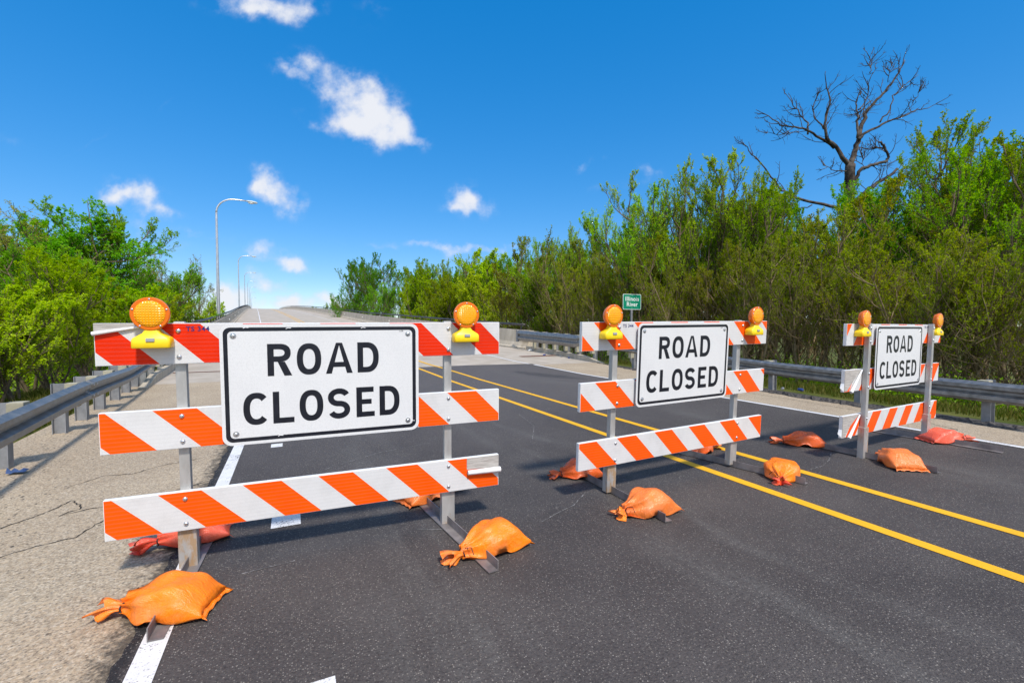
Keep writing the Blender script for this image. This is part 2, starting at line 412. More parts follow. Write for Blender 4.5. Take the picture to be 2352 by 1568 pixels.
M['bag_tail_red'] = bag_mat('bag_red_tail', (.78, .05, .01), (.6, .035, .01))
M['cord'] = material('black_cord', (.012, .011, .012), .6)[0]
M['sign_green'] = noisy('sign_green', (.0, .20, .11), (.0, .24, .135), 9, .4)
M['sign_text'] = material('sign_text_white', (.78, .80, .78), .4)[0]
M['crack'] = material('crack_dark', (.045, .04, .035), .95, 0, .1)[0]
M['dirt'] = noisy('dark_cinder', (.035, .032, .032), (.12, .11, .10), 30, .95, bmp=.8, spec=.15)
M['rust_joint'] = noisy('rusted_joint', (.10, .04, .025), (.20, .09, .05), 9, .8)
M['soil'] = noisy('soil_and_grass', (.05, .07, .01), (.13, .13, .035), .9, .95, bmp=.5, spec=.1)
M['cup'] = material('paper_cup', (.75, .75, .73), .5)[0]
M['can_blue'] = material('can_blue', (.04, .08, .30), .3, .4)[0]
M['can_silver'] = material('can_silver', (.6, .6, .62), .25, .8)[0]
M['paper_blue'] = material('blue_wrapper', (.06, .10, .22), .5)[0]
def leaf_mat(name, c0, c1, trans=.5):
    m = bpy.data.materials.new(name); m.use_nodes = True; t = NT(m.node_tree); t.n.clear()
    geo = t.new('ShaderNodeNewGeometry').outputs['Random Per Island']; oi = t.new('ShaderNodeObjectInfo').outputs['Random']
    c = t.mix(geo, c0, c1)
    hsn = t.new('ShaderNodeHueSaturation'); t.put(hsn.inputs['Color'], c)
    t.put(hsn.inputs['Hue'], t.rng(oi, 0, 1, .474, .514)); t.put(hsn.inputs['Value'], t.rng(t.math('FRACT', t.math('MULTIPLY', oi, 7.31)), 0, 1, .66, 1.22))
    d = t.new('ShaderNodeBsdfDiffuse'); t.put(d.inputs[0], hsn.outputs[0])
    tr = t.new('ShaderNodeBsdfTranslucent'); t.put(tr.inputs[0], t.mix(1.0, hsn.outputs[0], (1.25, 1.25, .4), 'MULTIPLY'))
    gl = t.new('ShaderNodeBsdfGlossy'); gl.inputs['Roughness'].default_value = .45; gl.inputs[0].default_value = (.6, .7, .6, 1)
    mx = t.new('ShaderNodeMixShader'); mx.inputs[0].default_value = trans; t.l.new(d.outputs[0], mx.inputs[1]); t.l.new(tr.outputs[0], mx.inputs[2])
    m2 = t.new('ShaderNodeMixShader'); m2.inputs[0].default_value = .012; t.l.new(mx.outputs[0], m2.inputs[1]); t.l.new(gl.outputs[0], m2.inputs[2])
    o = t.new('ShaderNodeOutputMaterial'); t.l.new(m2.outputs[0], o.inputs[0]); return m
M['leaf_green'] = leaf_mat('leaf_green', (0.16, 0.38, 0.001), (0.38, 0.58, 0.002))
M['leaf_lush'] = leaf_mat('leaf_lush', (0.11, 0.36, 0.003), (0.27, 0.53, 0.004))
M['leaf_olive'] = leaf_mat('leaf_olive', (.20,.26,.001), (.34,.39,.002))
M['leaf_yellow'] = leaf_mat('leaf_yellow_green', (0.23, 0.4, 0.001), (0.42, 0.57, 0.002))
M['leaf_brown'] = leaf_mat('leaf_budding', (0.26, 0.29, 0.04), (0.4, 0.42, 0.06))
M['grass'] = leaf_mat('grass_blade', (.05, .095, .004), (.17, .145, .04), .3)
M['bark'] = noisy('grey_bark', (.11, .08, .05), (.22, .17, .115), 5, .95, spec=.1)
M['bark_dead'] = noisy('dead_bark', (.025, .02, .018), (.14, .118, .10), 3.0, .95, spec=.1)
M['bark_pale'] = noisy('pale_twigs', (.16, .115, .06), (.30, .23, .14), 6, .95, spec=.1)

# ------------------------------------------------------------------ road alignment (Y runs along the road)
_py = np.array([-40, 0, 12, 17, 22, 30, 40, 59, 80.6, 96.5, 123, 150, 176, 203, 230, 256.5, 283, 310, 336, 363, 416, 480])
_pz = np.array([0, 0, 0, .075, .25, .56, .98, 1.78, 2.86, 3.63, 4.82, 5.94, 7.0, 7.97, 8.85, 9.56, 10.1, 10.35, 10.3, 9.9, 8.3, 5.0])
def road_z(y): return float(np.interp(y, _py, np.convolve(np.pad(_pz, 1, 'edge'), [0, 1, 0], 'same')[1:-1]))
def sm(a, b, x):
    t = min(1, max(0, (x - a) / (b - a))); return t * t * (3 - 2 * t)
def blend(near, far, y, a=10., b=34.):
    k = sm(a, b, y); return near * (1 - k) + (far - .06 * y) * k
def LW(y): return blend(-.615, 4.84 - 4.37, y)
def Y1(y): return blend(3.94, 4.84 - .23, y)
def Y2(y): return blend(4.78, 4.84 + .23, y)
def RW(y): return blend(8.22, 4.84 + 4.15, y, 16, 40)
def LP(y): return float(np.interp(y, [-20, 3, 14.5, 19, 30, 45], [-2.35, -2.40, -3.15, -3.45, -3.75, -4.74])) if y < 45 else 4.84 - 6.88 - .06 * y
def RP(y): return float(np.interp(y, [-20, 2.8, 6, 14, 18, 21.8, 24.2, 32], [9.3, 9.62, 9.75, 10.8, 11.25, 11.25, 10.8, 10.27])) if y < 32 else 4.84 + 7.35 - .06 * y
def ys(a, b, near=.5):
    out = [a]
    while out[-1] < b - 1e-6:
        y = out[-1]; out.append(min(b, y + (near if y < 40 else 3.0 if y < 120 else 6.0)))
    return out
def strip(name, fl, fr, y0, y1, dz, mat, kind='structure', parent=None, step=.5, nx=1):
    mb = MB(); prev = None
    for y in ys(y0, y1, step):
        row = [mb.bm.verts.new((fl(y) + (fr(y) - fl(y)) * i / nx, y, road_z(y) + dz)) for i in range(nx + 1)]
        if prev:
            for i in range(nx): mb.bm.faces.new((prev[i], prev[i + 1], row[i + 1], row[i]))
        prev = row
    o = mb.build(name, mat, parent)
    if kind: o['kind'] = kind
    return o
rnd = random.Random(5)
YA = 15.9                                  # where the asphalt meets the bridge approach slab
# shoulders, slab and deck are one level; asphalt lies 12 mm proud of them, paint 4 mm above that
strip('shoulder_left', lambda y: LP(y) - .55, lambda y: LW(y) - .05, -30, 14.4, -.012, M['shoulder'])
strip('shoulder_right', lambda y: RW(y) - .3, lambda y: RP(y) + .02 if y > 3 else RP(y), -30, 15.2, -.012, M['shoulder'])
ae = {}
def asph_l(y):
    return -.735 + .012 * math.sin(y * 5.1) * math.sin(y * 13.7 + 1) + .008 * math.sin(y * 41) + .006 * math.sin(y * 93 + 2)
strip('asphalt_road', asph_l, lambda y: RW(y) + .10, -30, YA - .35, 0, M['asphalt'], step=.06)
mb = MB(); mb.poly([(asph_l(YA - .35), YA - .35, road_z(YA - .35)), (RW(YA - .35) + .10, YA - .35, road_z(YA - .35)), (8.05, 15.45, road_z(15.4) + .001), (7.2, 15.75, road_z(15.6)), (5.9, YA, road_z(YA)), (-.55, YA, road_z(YA))])
meta(mb.build('asphalt_road_end', M['asphalt']), kind='structure')
strip('approach_slab_left', lambda y: LP(y) - .02, lambda y: LW(y) + .3, 14.4, 22, -.013, M['slab'])
strip('approach_slab', lambda y: LW(y) + .3, lambda y: RW(y) - .3, 15.2, 22, -.013, M['slab'])
strip('approach_slab_right', lambda y: RW(y) - .3, lambda y: RP(y) + .02, 15.2, 22, -.013, M['slab'])
strip('bridge_road', lambda y: LP(y) - .02, lambda y: RP(y) + .02, 22, 470, -.013, M['deck'])
ln = M['white_line']; ye = M['yellow_line']
strip('edge_line', lambda y: LW(y) - .056, lambda y: LW(y) + .056, -30, 15.5, .004, ln)
strip('edge_line', lambda y: LW(y) - .056, lambda y: LW(y) + .056, 15.5, 460, -.005, ln)
strip('edge_line', lambda y: RW(y) - .056, lambda y: RW(y) + .056, -30, 15.2, .004, ln)
strip('edge_line', lambda y: RW(y) - .056, lambda y: RW(y) + .056, 15.2, 460, -.005, ln)
for f in (Y1, Y2):
    strip('centre_line', lambda y: f(y) - .056, lambda y: f(y) + .056, -30, YA, .004, ye)
    strip('centre_line', lambda y: f(y) - .056, lambda y: f(y) + .056, YA, 460, -.005, ye)
for i, (x0, x1, y0, y1) in enumerate([(-.16, .045, 3.84, 4.06), (-.25, -.12, 6.42, 6.60), (.0, .15, 1.95, 2.09)]):
    mb = MB(); mb.quad((x0, y0, .004), (x1, y0, .004), (x1, y1, .004), (x0, y1, .004)); meta(mb.build('lane_mark', ln), kind='structure')
# pavement cracks traced across the left shoulder
def crack_path(pts, wd):
    mb = MB(); P = []
    for (a, b) in zip(pts, pts[1:]):
        n = max(2, int(math.dist(a, b) / .035))
        for i in range(n):
            t = i / n; P.append((a[0] + (b[0] - a[0]) * t + rnd.uniform(-.012, .012), a[1] + (b[1] - a[1]) * t + rnd.uniform(-.016, .016)))
    P.append(pts[-1]); prev = None
    for i, p in enumerate(P):
        q = P[min(i + 1, len(P) - 1)]; o = P[max(i - 1, 0)]
        dx, dy = q[0] - o[0], q[1] - o[1]; L = math.hypot(dx, dy) or 1; ww = wd * rnd.uniform(.25, 1.15)
        a = mb.bm.verts.new((p[0] - dy / L * ww, p[1] + dx / L * ww, -.008)); b = mb.bm.verts.new((p[0] + dy / L * ww, p[1] - dx / L * ww, -.008))
        if prev: mb.bm.faces.new((prev[0], prev[1], b, a))
        prev = (a, b)
    meta(mb.build('pavement_crack', M['crack']), kind='structure')
crack_path([(-.76, 5.33), (-1.15, 5.06), (-1.55, 4.95), (-1.72, 4.88), (-1.60, 5.0), (-1.75, 5.25), (-1.82, 5.05), (-2.0, 4.75)], .006)
crack_path([(-1.2, 5.03), (-1.38, 4.55), (-1.42, 4.33), (-1.62, 4.28), (-2.0, 3.95), (-2.3, 3.75)], .006)
crack_path([(-1.36, 4.5), (-1.2, 4.62), (-1.0, 4.78)], .004)
crack_path([(-.95, 6.3), (-1.25, 6.2), (-1.5, 5.95), (-1.75, 5.98), (-1.95, 5.7)], .006)
crack_path([(-.8, 9.0), (-1.4, 8.85), (-2.1, 9.05)], .006)
crack_path([(8.9, 12.5), (9.25, 11.9), (9.1, 11.2), (9.5, 10.7), (10.3, 10.9)], .010)
crack_path([(8.8, 3.2), (9.15, 3.9), (9.2, 5.0), (9.35, 6.2), (9.4, 8.0)], .008)
# pale scrapes left by dragged barricade feet
SCRAPES = [[(4.90, 2.98), (5.16, 2.99), (5.46, 3.09), (5.78, 3.25)], [(1.73, 3.07), (1.88, 3.14), (2.15, 3.25), (2.4, 3.45)], [(-.30, 3.215), (-.16, 3.23), (.0, 3.25)], [(.82, 3.37), (1.09, 3.215), (1.36, 3.06), (1.48, 2.95)], [(6.12, 3.44), (6.67, 3.46), (6.84, 3.41)], [(6.71, 3.15), (7.05, 3.13), (7.38, 3.085)], [(.3, 5.2), (.9, 5.6), (1.6, 5.8)], [(2.9, 5.4), (3.3, 6.1), (3.5, 7.0)]]
M['scrape'] = noisy('scrape_marks', (.10, .095, .09), (.30, .285, .27), 22, .8, lo=.45, hi=.62)
def scrape(pts, wd):
    mb = MB(); prev = None; P = []
    for a, b in zip(pts, pts[1:]):
        for i in range(10): P.append((a[0] + (b[0] - a[0]) * i / 10 + rnd.uniform(-.004, .004), a[1] + (b[1] - a[1]) * i / 10 + rnd.uniform(-.004, .004)))
    P.append(pts[-1])
    for i, p in enumerate(P):
        q, o = P[min(i + 1, len(P) - 1)], P[max(i - 1, 0)]; dx, dy = q[0] - o[0], q[1] - o[1]; L = math.hypot(dx, dy) or 1; ww = wd * rnd.uniform(.1, 1)
        a = mb.bm.verts.new((p[0] - dy / L * ww, p[1] + dx / L * ww, .0035)); b = mb.bm.verts.new((p[0] + dy / L * ww, p[1] - dx / L * ww, .0035))
        if prev: mb.bm.faces.new((prev[0], prev[1], b, a))
        prev = (a, b)
    meta(mb.build('scrape_mark', M['scrape']), kind='structure')
for pts in SCRAPES: scrape(pts, .006)
# expansion joints
strip('expansion_joint', lambda y: 9.3, lambda y: RP(y) - .05, 18.3, 18.7, -.006, M['rust_joint'])
strip('expansion_joint', lambda y: LP(y) + .05, lambda y: LW(y) - .3, 17.0, 17.18, -.006, M['rust_joint'])
# ragged cinder border beyond the right shoulder
mb = MB(); prev = None
for y in np.arange(1.0, 15.4, .08):
    r_ = RP(y)
    a = [(r_ - .08 + rnd.uniform(-.06, .06), y, -.008), (r_ + .02 + rnd.uniform(-.03, .03), y, .035 + rnd.uniform(-.03, .035)), (r_ + .14, y, .0 + rnd.uniform(-.02, .02)), (r_ + .55, y, -.03), (r_ + 1.5, y, -.16)]
    row = [mb.bm.verts.new(p) for p in a]
    if prev:
        for i in range(4): mb.bm.faces.new((prev[i], prev[i + 1], row[i + 1], row[i]))
    prev = row
meta(mb.build('cinder_verge', M['dirt']), kind='structure')
# terrain: falls away on both sides of the road and under the bridge, then runs to the horizon
def terrain_z(x, y):
    l, r = LP(min(y, 60)) - .5, RP(min(y, 60)) + .9
    off = max(l - x, x - r, 0)
    z = -.10 - .9 * sm(.3, 7, off) - 1.4 * sm(7, 40, off)
    if off == 0: z = -.06 if y < 18 else -.06 - 3.2 * sm(22, 30, y)
    else: z -= 1.6 * sm(20, 45, y)
    if y < 18 and off == 0: return z
    return z
gx = sorted(set([-3000, -1200, -500, -220, -120, -80, -60] + list(np.arange(-50, 60, 1.5)) + [70, 90, 130, 220, 500, 1200, 3000]))
gy = sorted(set([-3000, -800, -200, -60] + list(np.arange(-30, 70, 1.5)) + [80, 100, 130, 180, 260, 400, 700, 1500, 3500]))
V = np.array([(x, y, terrain_z(x, y)) for y in gy for x in gx]); nx_ = len(gx)
F = np.array([(j * nx_ + i, j * nx_ + i + 1, (j + 1) * nx_ + i + 1, (j + 1) * nx_ + i) for j in range(len(gy) - 1) for i in range(nx_ - 1)])
meta(np_mesh('terrain', V, F, M['soil'], smooth=True), kind='structure')

# ------------------------------------------------------------------ bridge parapets, rails, kerbs
def parapet(name, side, y0, y1, label):
    P = RP if side > 0 else LP
    e = empty(name, (0, 0, 0)); meta(e, label, 'parapet')
    mb = MB()
    prof = [(0, -.6), (0, .08), (.10, .12), (.20, .34), (.27, 1.0), (.54, 1.0), (.58, -.6)]
    Y = ys(y0, y1, 1.0)
    mb.loft([[(P(y) + side * o, y, road_z(y) + z) for o, z in prof] for y in Y], True, True)
    wall = mb.build('concrete_wall', M['parapet'], e)
    mb = MB(); rail_pts = [(P(y) + side * .40, y, road_z(y) + 1.29) for y in ys(y0 + .6, y1, 1.0)]
    mb.tube(rail_pts, [.065] * len(rail_pts), 8); mb.build('steel_rail', M['rail_dark'], e, smooth=True)
    y = y0 + .9; k = 0
    while y < min(y1, 210) and k < 90:
        mb = MB(); x = P(y) + side * .40; z = road_z(y) + 1.0
        mb.box(x - .09, x + .09, y - .10, y + .10, z, z + .02); mb.box(x - .025, x + .025, y - .05, y + .05, z + .02, z + .24)
        mb.build('rail_post', M['rail_dark'], e); k += 1; y += 2.4
    for yy in np.arange(y0 + 14, 150, 14.0):
        mb = MB(); x = P(yy) + side * .215; z = road_z(yy) + .62
        mb.box(x - .03, x + .03, yy - .05, yy + .05, z - .06, z + .06, .006); mb.build('reflector', M['sign_text'], e)
    return e
parapet('bridge_parapet', 1, 21.8, 465, 'long concrete bridge parapet with dark pipe rail, on the wooded right side')
parapet('bridge_parapet', -1, 24.5, 465, 'long concrete bridge parapet with pipe rail, carrying the street lamps')
# low kerbs at the bridge ends
def kerb(pf, y0, y1, label):
    mb = MB(); Y = ys(y0, y1, .5)
    def hh(y): return .02 + .17 * sm(y0, y0 + 1.6, y)
    mb.loft([[(pf(y), y, road_z(y) - .2), (pf(y) + .02, y, road_z(y) + hh(y)), (pf(y) + .2, y, road_z(y) + hh(y)), (pf(y) + .2, y, road_z(y) - .2)] for y in Y])
    meta(mb.build('kerb', M['parapet']), label, 'kerb')
kerb(lambda y: RP(y) + .02, 14.7, 21.75, 'low concrete kerb under the right-hand guardrail at the bridge end')
kerb(lambda y: LP(y) - .22, 13.6, 24.4, 'low concrete kerb running from the left guardrail to the bridge')

# ------------------------------------------------------------------ street lamps
def street_lamp(y, label):
    x = 4.84 - 7.42 - .06 * y; zb = road_z(y) + .1
    e = empty('street_lamp', (x, y, zb), .06); meta(e, label, 'street lamp', 'street lamps along the left bridge parapet')
    H = 10.4; mb = MB(); mb.box(-.2, .2, -.2, .2, -.4, .75, .02); mb.build('pedestal', M['parapet'], e)
    mb = MB(); mb.lathe([(.16, .75), (.16, .80), (.125, .82), (.10, 5.0), (.075, H - 1.2)], k=14); mb.build('pole', M['pole'], e, angle=40)
    pts = [(0, 0, H - 1.2)] + [(1.2 - 1.2 * math.cos(a), 0, H - 1.2 + 1.15 * math.sin(a)) for a in np.linspace(.12, math.pi / 2, 10)] + [(1.7, 0, H - .04), (2.1, 0, H - .05)]
    mb = MB(); mb.tube(pts, [.075] + [.07 - .002 * i for i in range(len(pts) - 1)], 10); mb.build('arm', M['pole'], e, smooth=True)
    mb = MB()
    rings = []
    for t, hw, zt, zb_ in ((0, .05, .03, -.06), (.12, .09, .05, -.09), (.4, .15, .05, -.13), (.65, .15, .02, -.16), (.80, .08, -.04, -.14)):
        rings.append([(2.05 + t, hw * math.cos(a), H - .04 + (zt + zb_) / 2 + (zt - zb_) / 2 * math.sin(a)) for a in np.linspace(0, 2 * math.pi, 12, endpoint=False)])
    mb.loft(rings); hd = mb.build('lamp_head', M['lamp_grey'], e, smooth=True)
    mb = MB(); mb.loft([[(2.40 + .24 * r_ * math.cos(a), .12 * r_ * math.sin(a), H - .165 - z_) for a in np.linspace(0, 2 * math.pi, 14, endpoint=False)] for r_, z_ in ((1, 0), (.9, .05), (.5, .085))])
    mb.build('lens', M['glass'], hd, smooth=True)
ords = ['nearest and tallest looking', 'second nearest', 'third nearest', 'fourth nearest', 'fifth nearest', 'sixth nearest', 'seventh nearest', 'farthest']
for k in range(8):
    street_lamp(43 + 52.9 * k, f'{ords[k]} grey curved-arm street lamp along the left bridge parapet')

# ------------------------------------------------------------------ guardrails
WPROF = [(.02, -.155), (.024, -.138), (.083, -.105), (.083, -.055), (.008, -.02), (.008, .02), (.083, .055), (.083, .105), (.024, .138), (.02, .155)]
def beam(P, z0, y0, y1, side, parent, mat, thrie=None):
    """side +1: the corrugation faces +X"""
    mb = MB(); rows = []
    for y in np.linspace(y0, y1, max(2, int((y1 - y0) / .3))):
        k = 1.0 if thrie is None else thrie(y)
        rows.append([(P(y) + side * o, y, z0(y) + (z - .155) * k + .155) for o, z in WPROF])
    mb.loft(rows, False, False)
    o = mb.build('beam', mat, parent, smooth=False, angle=50)
    sld = o.modifiers.new('gauge', 'SOLIDIFY'); sld.thickness = .005
    mb = MB()
    for yy in (y0 + .12, y0 + .32):
        for zz in (.08, -.08):
            mb = MB(); mb.dome((P(yy) + side * .083, yy, z0(yy) + zz), .016, (side, 0, 0), .011, 8); mb.build('bolt', M['zinc'], o, smooth=True)
def ipost(x, y, zt, side, parent, label=None):
    mb = MB(); zb = -.35
    mb.box(x - .075, x - .066, y - .055, y + .055, zb, zt); mb.box(x + .066, x + .075, y - .055, y + .055, zb, zt); mb.box(x - .066, x + .066, y - .005, y + .005, zb, zt - .001)
    p = mb.build('post', M['galv_dull'], parent)
    mb = MB(); a, b = sorted((x + side * .077, x + side * .215)); mb.box(a, b, y - .07, y + .07, .36, zt + .0, .006); mb.build('wood_block', M['block'], p)
LRX = lambda y: -2.60 - .0896 * (y - 6.79) if y < 14.5 else -3.29 - .05 * (y - 14.5)
gl_ = empty('guardrail'); meta(gl_, 'grey steel W-beam guardrail curving off beside the left shoulder', 'guardrail')
zL = lambda y: .525 + max(0, road_z(y)) + .02 * math.sin(y * .9)
for i, (a, b) in enumerate([(-6, 1.4), (1.3, 5.2), (5.1, 9.0), (8.9, 12.8), (12.7, 16.6), (16.5, 20.4), (20.3, 24.3)]):
    beam(lambda y, i=i: LRX(y) + .003 * (i % 2), zL, a, b, 1, gl_, M['galv'])
for y in (1.0, 2.9, 4.85, 6.75, 8.65, 9.7, 10.8, 12.03, 13.1, 14.1, 15.1, 16.1, 17.5, 19.4, 21.3, 23.2):
    ipost(LRX(y) - .215 - .0, y, .70 + road_z(y), 1, gl_)
RRX = lambda y: float(np.interp(y, [-10, 2.8, 14, 18, 22.4], [8.2, 9.62, 11.02, 11.2, 11.12]))
gr_ = empty('guardrail'); meta(gr_, 'long grey steel guardrail between the right shoulder and the woods', 'guardrail')
zR = lambda y: float(np.interp(y, [-10, 2.8, 7, 10, 13, 16.3, 22.4], [.49, .49, .525, .58, .72, .92, 1.115])) + .012 * math.sin(y * .8)
for i, (a, b) in enumerate([(-8, -2.6), (-2.7, 1.2), (1.1, 5.0), (4.9, 8.8), (8.7, 12.6), (12.5, 16.4)]):
    beam(lambda y, i=i: RRX(y) - .003 * (i % 2), zR, a, b, -1, gr_, M['galv'])
beam(RRX, lambda y: zR(y), 16.3, 22.4, -1, gr_, M['galv'], thrie=lambda y: 1 + .75 * sm(15.8, 17.0, y))
mb = MB(); mb.box(RRX(22.4) - .09, RRX(22.4) + .03, 22.3, 22.46, .64, 1.27, .01); mb.build('end_shoe', M['galv_dull'], gr_)
for y in (-.5, 1.4, 3.25, 5.2, 7.2, 9.15, 11.1, 12.96, 14.4, 15.6, 16.8, 17.8, 18.8, 19.8, 20.7):
    ipost(RRX(y) + .215, y, zR(y) + .17, -1, gr_)

# ------------------------------------------------------------------ lettering
def arc_pts(cx, cz, rx, rz, a0, a1, n=18, ex=2.35):
    out = []
    for i in range(n + 1):
        a = R(a0 + (a1 - a0) * i / n); c, s_ = math.cos(a), math.sin(a)
        out.append((cx + rx * math.copysign(abs(c) ** (2 / ex), c), cz + rz * math.copysign(abs(s_) ** (2 / ex), s_)))
    return out
class Letters:
    def __init__(s, y): s.mb = MB(); s.y = y; s.k = 0
    def pl(s, pts):
        s.k += 1; s.mb.poly([(x, s.y - .00012 * (s.k % 7), z) for x, z in pts])
    def rect(s, x0, x1, z0, z1): s.pl([(x0, z0), (x1, z0), (x1, z1), (x0, z1)])
    def ring(s, cx, cz, rx, rz, t, a0, a1, n=22, ex=2.35):
        o = arc_pts(cx, cz, rx, rz, a0, a1, n, ex); i = arc_pts(cx, cz, rx - t, rz - t, a0, a1, n, ex); s.k += 1; yy = s.y - .00012 * (s.k % 7)
        ov = [s.mb.bm.verts.new((x, yy, z)) for x, z in o]; iv = [s.mb.bm.verts.new((x, yy, z)) for x, z in i]
        for j in range(n): s.mb.bm.faces.new((ov[j], ov[j + 1], iv[j + 1], iv[j]))
    def stroke(s, path, t):
        s.k += 1; yy = s.y - .00012 * (s.k % 7); L = []; n = len(path)
        for i, p in enumerate(path):
            a, b = path[max(0, i - 1)], path[min(n - 1, i + 1)]; dx, dz = b[0] - a[0], b[1] - a[1]; l = math.hypot(dx, dz)
            L.append((s.mb.bm.verts.new((p[0] - dz / l * t / 2, yy, p[1] + dx / l * t / 2)), s.mb.bm.verts.new((p[0] + dz / l * t / 2, yy, p[1] - dx / l * t / 2))))
        for a, b in zip(L, L[1:]): s.mb.bm.faces.new((a[0], a[1], b[1], b[0]))
    def letter(s, ch, x0, x1, z0, z1, t=.037):
        w_, h = x1 - x0, z1 - z0; cx, cz = (x0 + x1) / 2, (z0 + z1) / 2
        if ch == 'O': s.ring(cx, cz, w_ / 2, h / 2, t, 0, 360, 40)
        elif ch == 'C':
            s.ring(cx + .004, cz, w_ / 2 + .004, h / 2, t, 42, 318, 34)
        elif ch == 'L': s.rect(x0, x0 + t, z0, z1); s.rect(x0 + t, x1, z0, z0 + t * .95)
        elif ch == 'E':
            s.rect(x0, x0 + t, z0, z1); s.rect(x0 + t, x1 - .006, z1 - t * .95, z1); s.rect(x0 + t, x1 - .02, cz - t * .42, cz + t * .5); s.rect(x0 + t, x1, z0, z0 + t * .95)
        elif ch == 'D':
            s.rect(x0, x0 + t, z0, z1); m_ = x0 + w_ * .42
            s.rect(x0 + t, m_, z1 - t, z1); s.rect(x0 + t, m_, z0, z0 + t); s.ring(m_, cz, x1 - m_, h / 2, t, -90, 90, 22)
        elif ch == 'R':
            s.rect(x0, x0 + t, z0, z1); zb = z1 - h * .56; m_ = x0 + w_ * .5; ry = (z1 - zb) / 2
            s.rect(x0 + t, m_, z1 - t * .95, z1); s.rect(x0 + t, m_, zb, zb + t * .95); s.ring(m_, zb + ry, x1 - .004 - m_, ry, t * .97, -90, 90, 16)
            s.pl([(x0 + w_ * .42, zb), (x0 + w_ * .42 + t * 1.12, zb), (x1 + .002, z0), (x1 - t * 1.16, z0)])
        elif ch == 'A':
            a = t * .95; s.pl([(x0, z0), (x0 + a * 1.05, z0), (cx + a * .12, z1), (cx - a * .55, z1)]); s.pl([(x1, z0), (x1 - a * 1.05, z0), (cx - a * .12, z1), (cx + a * .55, z1)])
            s.rect(x0 + w_ * .24, x1 - w_ * .24, z0 + h * .21, z0 + h * .21 + t * .9)
        elif ch == 'S':
            rx, rz = (w_ - t) / 2, (h - t) / 4
            up_ = arc_pts(cx, cz + rz, rx, rz, 22, 270, 22, 2.1); lo_ = arc_pts(cx, cz - rz, rx, rz, 90, -158, 22, 2.1)
            s.stroke(up_ + lo_[1:], t)
def flat_text(txt, size, name, mat, parent, loc, rot=(R(90), 0, 0), sx=1.0, space=1.0, bold=0.0):
    c = bpy.data.curves.new(name, 'FONT'); c.body = txt; c.size = size; c.align_x = 'CENTER'; c.align_y = 'CENTER'; c.space_character = space; c.resolution_u = 4; c.space_line = .88; c.offset = size * bold
    tmp = bpy.data.objects.new(name, c); col.objects.link(tmp)
    bpy.context.view_layer.update()
    me = bpy.data.meshes.new_from_object(tmp.evaluated_get(bpy.context.evaluated_depsgraph_get()))
    bpy.data.objects.remove(tmp); bpy.data.curves.remove(c)
    me.materials.clear(); me.materials.append(mat)
    o = bpy.data.objects.new(name, me); o.location = loc; o.rotation_euler = rot; o.scale = (sx, 1, 1)
    return link(o, parent)

# ------------------------------------------------------------------ barricades
def rrect(x0, x1, z0, z1, r, n=6):
    out = []
    for cx, cz, a in ((x1 - r, z1 - r, 0), (x0 + r, z1 - r, 90), (x0 + r, z0 + r, 180), (x1 - r, z0 + r, 270)):
        for i in range(n + 1):
            t = R(a + 90 * i / n); out.append((cx + r * math.cos(t), cz + r * math.sin(t)))
    return out
TOPZ = 1.555
RAILS = [(0, -.2456), (-.518, -.7636), (-1.0347, -1.2803)]       # below the barricade's top edge
def warning_light(parent, u, face):
    """amber flasher bolted to the front of the top rail; its local zero is the rail's top edge"""
    y = face
    mb = MB(); cz = TOPZ + .056
    mb.lathe([(.030, .030), (.080, .028), (.088, .012), (.092, -.004)], (u, y - .058, cz), 'Y', 36)
    mb.lathe([(.0915, -.004), (.0955, -.006), (.0955, -.022), (.0915, -.026)], (u, y - .058, cz), 'Y', 36)
    e = mb.build('warning_light', M['lens_rim'], parent, angle=35)
    me = e.data
    mb = MB(); mb.lathe([(.077, -.024), (.074, -.029), (.055, -.033), (.025, -.035), (.004, -.0355)], (u, y - .058, cz), 'Y', 36)
    mb.build('amber_lens', M['lens'], e, smooth=True)
    mb = MB()
    for a in (90, 18, 162, 235, 305):
        mb = MB(); mb.dome((u + .0845 * math.cos(R(a)), y - .0845, cz + .0845 * math.sin(R(a))), .006, (0, -1, 0), .004, 8); mb.build('screw', M['zinc'], e, smooth=True)
    mb = MB()
    def ringr(z, hw, y0, y1, rr):
        return [(u + x, yy, TOPZ + z) for x, yy in rrect(-hw, hw, y0, y1, rr, 3)]
    mb.loft([ringr(-.141, .090, y - .094, y - .001, .012), ringr(-.136, .094, y - .098, y - .001, .014), ringr(-.095, .094, y - .096, y - .001, .016), ringr(-.082, .088, y - .09, y - .003, .016), ringr(-.055, .045, y - .084, y - .014, .016), ringr(-.040, .036, y - .08, y - .022, .014), ringr(-.022, .034, y - .078, y - .026, .012)])
    mb.build('battery_case', M['yellow_case'], e, angle=50)
    mb = MB(); mb.box(u - .021, u + .021, y - .103, y - .090, TOPZ - .103, TOPZ - .083, .003); mb.build('light_sensor', M['sensor'], e)
def roll(mb, a, b, r0, r1, k=10, turns=1.3):
    """a curl of peeled sheeting from a to b"""
    a, b = Vector(a), Vector(b); ax = (b - a).normalized(); up_ = Vector((0, -1, 0)); x = ax.cross(up_).normalized()
    rows = []
    for i in range(9):
        t = i / 8; c = a + (b - a) * t; r_ = r0 + (r1 - r0) * t
        rows.append([c + (x * math.cos(q) + up_ * math.sin(q)) * r_ * (1 - .10 * j / 16) + up_ * r_ for j, q in enumerate(np.linspace(0, 2 * math.pi * turns, 17))])
    mb.loft(rows, False, False)
